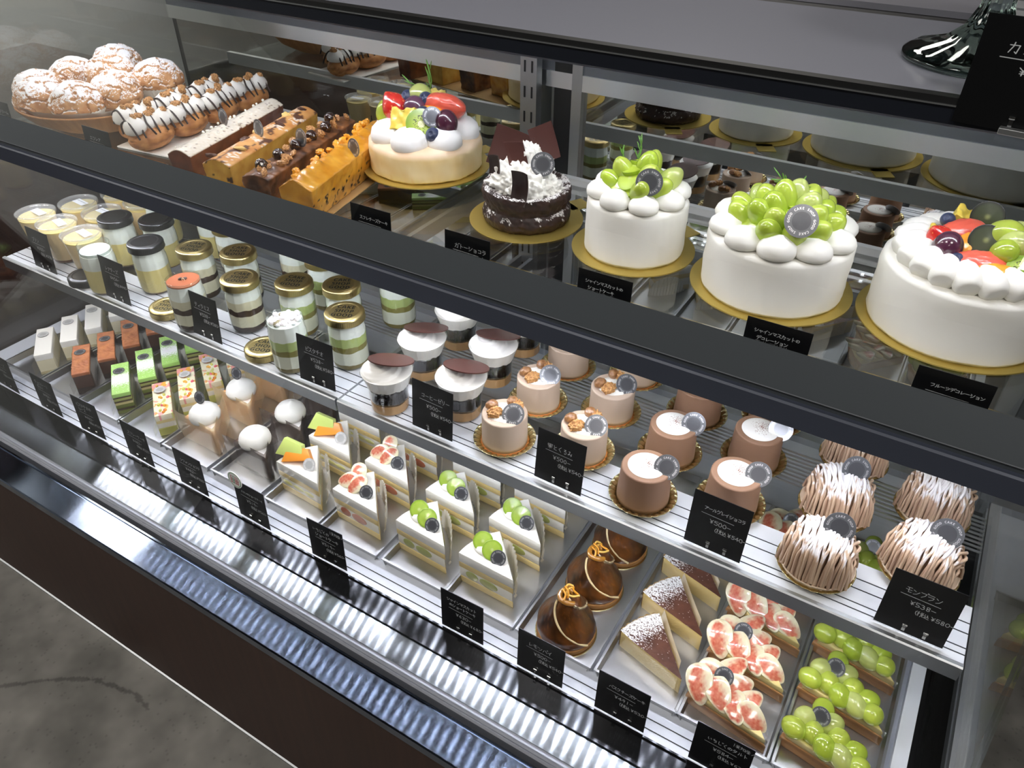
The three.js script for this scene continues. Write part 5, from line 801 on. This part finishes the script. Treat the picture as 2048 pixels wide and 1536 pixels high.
function fruitHeap(t, h, R, seed, big) {
  const peach = phy(0xdb5c48, 0.3, { clearcoat: 0.5, bumpMap: tiled(texCrumb, 3), bumpScale: 0.001 }), orange = phy(0xf0a030, 0.3, { clearcoat: 0.5 }), dark = phy(0x231a1f, 0.12, { clearcoat: 1 }), plum = phy(0x4a2438, 0.2, { clearcoat: 1 }), pine = phy(0xf2d55a, 0.35, { clearcoat: 0.5 });
  const seg = (() => { const g = blob(1, 3); warp(g, (x, y, z) => [x * 1.5, (y > 0 ? y * 0.45 : y * 0.9) - 0.25 * x * x, z * 0.75]); return disp(g, (x, y, z) => 0.05 * N(x * 6, y * 3, z * 6)); })();
  const put = (n, g, m, x, y, z, s, d = [0, 1, 0], sp = 0) => aim(part(t, n, g, m, [x, h + y + 0.006, z], null, s * 1.14), 0, d, [0, 1, 0], sp);
  // big cake: order roughly as seen from the front
  put('grapefruit_segment', seg, peach, 0.004, 0.017, 0.052, 0.0205, [0.1, 0.8, 0.5], 0.2); put('orange_segment', seg, orange, 0.026, 0.012, 0.066, 0.019, [0.15, 0.7, 0.6], 0.1); put('kiwi_slice', kiwiG, M.vWet, 0.058, 0.014, 0.052, 0.017, [0.4, 0.6, 0.6], 0);
  put('grapefruit_segment', seg, peach, -0.03, 0.03, 0.0, 0.018, [-0.1, 0.8, 0.4], 0.6); put('strawberry', strawG, M.vWet, -0.048, 0.02, 0.012, 0.014, [-0.5, 0.7, 0.3], 0); put('orange_segment', seg, orange, -0.018, 0.024, 0.02, 0.014, [0, 0.8, 0.4], 1.2);
  put('plum_grape', grapeG[0], plum, -0.036, 0.02, 0.036, 0.0155); put('halved_dark_grape', halfGeoDark, M_darkCut, 0.0, 0.034, 0.022, 0.0165, [0.05, 0.45, 0.8]); put('halved_dark_grape', halfGeoDark, M_darkCut, -0.006, 0.045, -0.022, 0.0165, [0.05, 0.3, 0.8]);
  for (const [x, y, z] of [[-0.022, 0.016, 0.054], [-0.012, 0.018, 0.047], [-0.046, 0.032, -0.02], [0.02, 0.03, 0.0]]) put('blueberry', berryG, M_berry, x, y, z, 0.0078, [x * 6, 0.6, 0.7]);
  put('green_grape', grapeG[1], M.grape, 0.016, 0.04, 0.006, 0.0145, [1, 0.4, 0]); put('green_grape', grapeG[0], M.grapePale, 0.03, 0.036, 0.02, 0.014, [1, 0.3, 0.3]); put('green_grape', grapeG[2], M.grapeDeep, 0.022, 0.03, 0.034, 0.013, [0.7, 0.6, 0.2]);
  put('pineapple_piece', pineG, pine, -0.028, 0.034, -0.034, 0.016, [0.2, 0.8, 0.2]); put('pineapple_piece', pineG, pine, -0.052, 0.018, -0.012, 0.012, [0, 1, 0]); put('melon_slice', seg, std(0xcfdc8a, 0.3), 0.03, 0.032, -0.03, 0.017, [0, 0.9, 0.3], 0.4); put('orange_segment', seg, orange, 0.045, 0.028, -0.006, 0.017, [0.2, 0.9, 0.2], 0.5); put('grapefruit_segment', seg, peach, 0.058, 0.024, 0.016, 0.018, [0.3, 0.8, 0.3], 0.9); put('kiwi_slice', kiwiG, M.vWet, 0.044, 0.016, 0.044, 0.015, [0.1, 0.8, 0.5], 0);
}
// --- souffle cheesecake on a steel ring
{
  const st = thing('steel_ring_stand', 'round steel stand under the souffle cheesecake', 'cake stand', [-0.822, YS, -1.062]);
  part(st, 'ring', lathe([[0.046, 0], [0.056, 0], [0.056, 0.0175], [0.046, 0.0175], [0.046, 0]], 72), M.steelSoft);
  const t = thing('souffle_cheesecake', 'low souffle cheesecake with powdered cream mounds and mixed fruit', 'cheesecake', [-0.822, YS + 0.0177, -1.062]); boardAndTab(t, 0.112, Math.PI - 0.4);
  const g = wlathe([[0, 0.002], [0.096, 0.002], [0.0985, 0.006], [0.098, 0.018], [0.0985, 0.03], [0.099, 0.042], [0.097, 0.05], [0.09, 0.056], [0.07, 0.058], [0, 0.058]], 140); disp(g, (x, y, z, nx, ny) => { const a = Math.atan2(z, x); return ny > 0.6 ? 0 : 0.0042 * fbm(a * 3.5, y * 70, 2, 3) + 0.0007 * N(a * 12, y * 200, 4); });
  part(t, 'cheese_body', paint(g, (x, y, z, nx, ny) => { const f = fbm(x * 30, y * 60, z * 30); const crumbs = y < 0.007 && N(x * 400, y * 400, z * 400) > -0.1; return crumbs ? hex('#ead59c') : y > 0.045 ? mixc(hex('#e9c9a6'), hex('#f0dcc0'), clamp(0.5 + f * 1.5)) : mixc(hex('#e6c688'), hex('#efd9a8'), clamp(0.5 + f * 1.6)); }), vc(0.65));
  const mound = paint(disp(wlathe([[0, 0], [0.8, 0.0], [0.98, 0.15], [1, 0.38], [0.9, 0.62], [0.62, 0.82], [0.25, 0.92], [0, 0.94]], 48), (x, y, z) => 0.05 * fbm(x * 1.3, y * 1.3, z * 1.3)), () => hex('#f4f3f1'));
  for (let i = 0; i < 7; i++) { const a = i / 7 * 6.283 + 0.42; part(t, 'cream_mound', mound, M.vDry, [0.064 * Math.cos(a), 0.05, 0.064 * Math.sin(a)], [0, i, 0], [0.0335, 0.04, 0.03]); }
  const h = 0.062, peach = phy(0xdb5c48, 0.3, { clearcoat: 0.5 }), put = (n, gg, m, x, y, z, s, d = [0, 1, 0], sp = 0) => aim(part(t, n, gg, m, [x, h + y + 0.002, z], null, Array.isArray(s) ? s.map((q) => q * 1.14) : s * 1.16), 0, d, [0, 1, 0], sp);
  put('strawberry', strawG, M.vWet, -0.045, 0.034, 0.018, 0.0205, [-0.55, 0.85, 0.2]); put('green_grape', grapeG[1], M.grape, -0.072, 0.018, 0.012, 0.016, [0.2, 1, 0]); put('pineapple_piece', pineG, phy(0xf2d55a, 0.35, { clearcoat: 0.5 }), -0.006, 0.026, 0.045, 0.0235, [0.15, 0.55, 0.8], 0.3); put('kiwi_slice', kiwiG, M.vWet, 0.026, 0.022, 0.043, 0.022, [0.55, 0.55, 0.6]);
  put('grapefruit_segment', pieceGG, peach, 0.04, 0.045, -0.006, [0.034, 0.024, 0.017], [0.2, 0.9, 0.5], 0.2); put('orange_segment', pieceGG, phy(0xf0a01f, 0.3, { clearcoat: 0.5 }), 0.031, 0.038, 0.016, [0.022, 0.012, 0.009], [0.1, 0.8, 0.5], 0.1);
  put('green_grape', grapeG[0], M.grapePale, -0.012, 0.052, -0.008, 0.017, [0.8, 0.4, 0.2]); put('plum_grape', grapeG[2], phy(0x5b3a52, 0.25, { clearcoat: 0.8 }), -0.006, 0.04, 0.015, 0.0165, [1, 0.4, 0.1]); put('plum_grape', grapeG[0], phy(0x4d2436, 0.2, { clearcoat: 1 }), 0.062, 0.026, 0.02, 0.0165); put('pineapple_piece', pineG, phy(0xf0dc78, 0.35), 0.012, 0.054, -0.022, 0.014);
  for (const [x, y, z] of [[-0.028, 0.05, 0.004], [0.008, 0.052, 0.002], [0.02, 0.036, 0.026], [0.052, 0.012, 0.046]]) put('blueberry', berryG, M_berry, x, y, z, 0.0105, [x * 4, 0.5, 0.8]);
  part(t, 'rosemary_sprig', sprig(9, 0.045, 15, 0.45), M.leaf, [0.002, h + 0.058, -0.018], [0, 0, 0]); part(t, 'rosemary_sprig', sprig(4, 0.035, 17, 0.3), M.leaf, [-0.006, h + 0.06, -0.012], [0.2, 0, 1.2]); part(t, 'rosemary_sprig', sprig(4, 0.035, 19, 0.3), M.leaf, [0.008, h + 0.058, -0.014], [0.2, 0, -1.35]);
  pick(t, 0, [0.045, h + 0.04, 0.036], 0.0165, [0.75, 0.4, 0.6]);
}
// --- chocolate cake with torn cream and chocolate shards
{
  const t = thing('gateau_chocolat', 'dark sunken chocolate cake heaped with whipped cream and chocolate shards', 'cake', [-0.579, YS, -0.9985]); boardAndTab(t, 0.0912, Math.PI - 0.5);
  const g = wlathe([[0, 0.002], [0.066, 0.002], [0.0695, 0.008], [0.0705, 0.016], [0.068, 0.024], [0.0645, 0.029], [0.0655, 0.034], [0.069, 0.042], [0.071, 0.052], [0.0695, 0.058], [0.064, 0.06], [0.056, 0.055], [0.04, 0.05], [0, 0.048]].flatMap((p, i, a) => i < a.length - 1 ? [0, 1, 2, 3, 4].map((k) => [p[0] + (a[i + 1][0] - p[0]) * k / 5, p[1] + (a[i + 1][1] - p[1]) * k / 5]) : [p]), 300);
  disp(g, (x, y, z) => { const a = Math.atan2(z, x); return 0.004 * fbm(Math.cos(a) * 3, y * 45, Math.sin(a) * 3, 4) + 0.0012 * N(x * 160, y * 160, z * 160); });
  part(t, 'chocolate_body', paint(g, (x, y, z, nx, ny) => { const s = N(x * 1100, y * 1100, z * 1100) * 0.8 + fbm(x * 60, y * 60, z * 60) * 1.5; return ny * 0.8 + s > 0.8 && y > 0.012 ? hex('#e9e6e4') : mixc(hex('#1c0f0b'), hex('#3b2219'), clamp(0.45 + fbm(x * 80, y * 120, z * 80))); }), vc(0.55));
  for (const [x, y, z, s, sd] of [[-0.02, 0.052, 0.012, 0.036, 2], [0.016, 0.05, 0.016, 0.034, 5], [0.0, 0.066, -0.008, 0.037, 7], [0.034, 0.05, -0.004, 0.026, 9], [-0.004, 0.09, -0.012, 0.022, 11], [-0.03, 0.062, -0.012, 0.026, 13]]) { const b = disp(blob(1, 4), (px, py, pz) => 0.5 * Math.pow(Math.abs(fbm(px * 1.9 + sd, py * 1.9, pz * 1.9, 4)) * 2, 1) - 0.16 + 0.05 * N(px * 9, py * 9, pz * 9 + sd)); part(t, 'whipped_cream', b, M.creamSmooth, [x, y + 0.006, z], [sd, 0, 0], [s, s * 0.82, s]); }
  const shard = (w, hh, bend, sd) => { const q = new THREE.BoxGeometry(w, hh, 0.0016, 10, 10, 1); warp(q, (x, y, z) => [x + 0.12 * y * Math.sin(sd), y + 0.16 * x * Math.sin(sd * 2) + hh / 2, z + bend * (x * x + 0.4 * y * y) / w]); return toCreasedNormals(q, 0.6); };
  part(t, 'chocolate_shard', shard(0.062, 0.062, 0.25, 2), M.chocDisc, [-0.045, 0.068, -0.014], [-0.15, 0.35, -0.12]); part(t, 'chocolate_shard', shard(0.04, 0.055, 0.2, 4), M.chocDisc, [0.02, 0.088, -0.03], [-0.25, 0.2, 0.35]); part(t, 'chocolate_shard', shard(0.03, 0.036, 0.3, 5), M.chocDisc, [-0.01, 0.088, 0.01], [-0.2, 0.3, 0.25]); part(t, 'chocolate_shard', shard(0.022, 0.03, 0.5, 7), M.chocDark, [-0.036, 0.078, 0.03], [0.1, -0.2, 0.1]); part(t, 'chocolate_shard', shard(0.026, 0.05, 0.8, 9), M.chocDark, [0.022, 0.05, 0.054], [-0.12, 0.1, 0.05]);
  pick(t, 0, [0.034, 0.1, 0.012], 0.018, [0.45, 0.35, 0.8], 0.3);
}
// --- price cards on the top shelf
{
  const yen = ['¥3240-', '(税込¥3500-)'];
  [[-1.63, ['シュークリーム', ...yen], 'black price card in front of the wooden bowl of cream puffs'], [-1.33, ['エクレア', ...yen], 'black price card in front of the cream eclairs'], [-0.708, ['スフレチーズケーキ', ...yen], 'black price card in front of the souffle cheesecake'], [-0.541, ['ガトーショコラ', ...yen], 'black price card in front of the chocolate cake'], [-0.336, ['シャインマスカットの', 'ショートケーキ', ...yen], 'black price card in front of the small grape cake'], [-0.121, ['シャインマスカットの', 'デコレーション', ...yen], 'black price card in front of the large grape cake'], [0.06, ['フルーツデコレーション', ...yen], 'black price card in front of the mixed fruit cake']].forEach(([x, l, d]) => priceCard(l, d, [x, YS + 0.0004, -0.772], 0, { lean: -0.06, scale: [1, 0.86, 1] }));
}
// ------------------------------------------------------------------ on the counter
{
  const y = 1.3727; const t = thing('glass_cake_stand', 'footed clear glass cake stand on the counter', 'cake stand', [-0.025, y, -1.014]);
  const g = lathe([[0, 0.001], [0.076, 0.0005], [0.079, 0.003], [0.0785, 0.008], [0.07, 0.013], [0.04, 0.022], [0.024, 0.036], [0.016, 0.056], [0.014, 0.09], [0.018, 0.12], [0.03, 0.135], [0, 0.136]], 72);
  const fl = weld(g); warp(fl, (x, yy, z) => { const a = Math.atan2(z, x), k = Math.hypot(x, z), s = 1 + (yy < 0.06 && yy > 0.009 ? 0.035 * Math.cos(a * 14) : 0); return [x * s, yy, z * s]; });
  part(t, 'foot', fl, phy(0xc4cfcb, 0.04, { transmission: 1, thickness: 0.02, ior: 1.5, attenuationColor: new THREE.Color(0x9fb0aa), attenuationDistance: 0.15 }));
  part(t, 'plate', lathe([[0, 0.136], [0.11, 0.137], [0.118, 0.142], [0.12, 0.148], [0.117, 0.147], [0.112, 0.143], [0, 0.142]], 72), phy(0xdfe7e4, 0.03, { transmission: 1, thickness: 0.01, ior: 1.5 }));
  const c = priceCard(['カヌレ', '¥278-', '(税込¥300-)'], 'black canele price card reading ¥278 on a steel stand on the counter', [0.028, 1.352, -0.853], -0.1, { lean: -0.08, scale: [1.5, 1.15, 1] });
  part(c, 'stand_bar', rbox(0.034, 0.006, 0.008, 0.001), M.steelSoft, [0.004, 0.003, 0.006]);
  const pm = std(0xd9d8da, 0.7); const n1 = thing('notice_card', 'white printed notice card behind the glass cake stand', 'notice', [0.015, y, -1.17], -0.1);
  { const k = document.createElement('canvas'); k.width = 256; k.height = 256; const q = k.getContext('2d'); q.fillStyle = '#dcdadd'; q.fillRect(0, 0, 256, 256); q.fillStyle = '#b0343c'; q.font = 'bold 60px sans-serif'; q.fillText('52', 90, 90); q.fillStyle = '#8d8d93'; for (let i = 0; i < 4; i++) q.fillRect(30, 130 + i * 26, 190 - i * 14, 6); const tx = new THREE.CanvasTexture(k); tx.colorSpace = THREE.SRGBColorSpace; part(n1, 'card', box(0.11, 0.1, 0.003, 0, 0.05, 0), [pm, pm, pm, pm, std(0xffffff, 0.7, 0, { map: tx }), pm], [0, 0, 0], [-0.2, 0, 0]); }
  const cb = thing('side_cabinet', 'dark brown low cabinet past the far end of the showcase', 'cabinet', [-2.2, 0.2205, -0.85]); part(cb, 'cabinet_body', rbox(0.6, 0.76, 1.0, 0.006), std(0xffffff, 0.5, 0, { map: tiled(texWood, 1, 1) }), [0, 0.38, 0]); part(cb, 'cabinet_top', rbox(0.64, 0.025, 1.04, 0.004), std(0x2a1d17, 0.35), [0, 0.7735, 0]);
}
renderer.render(scene, camera);
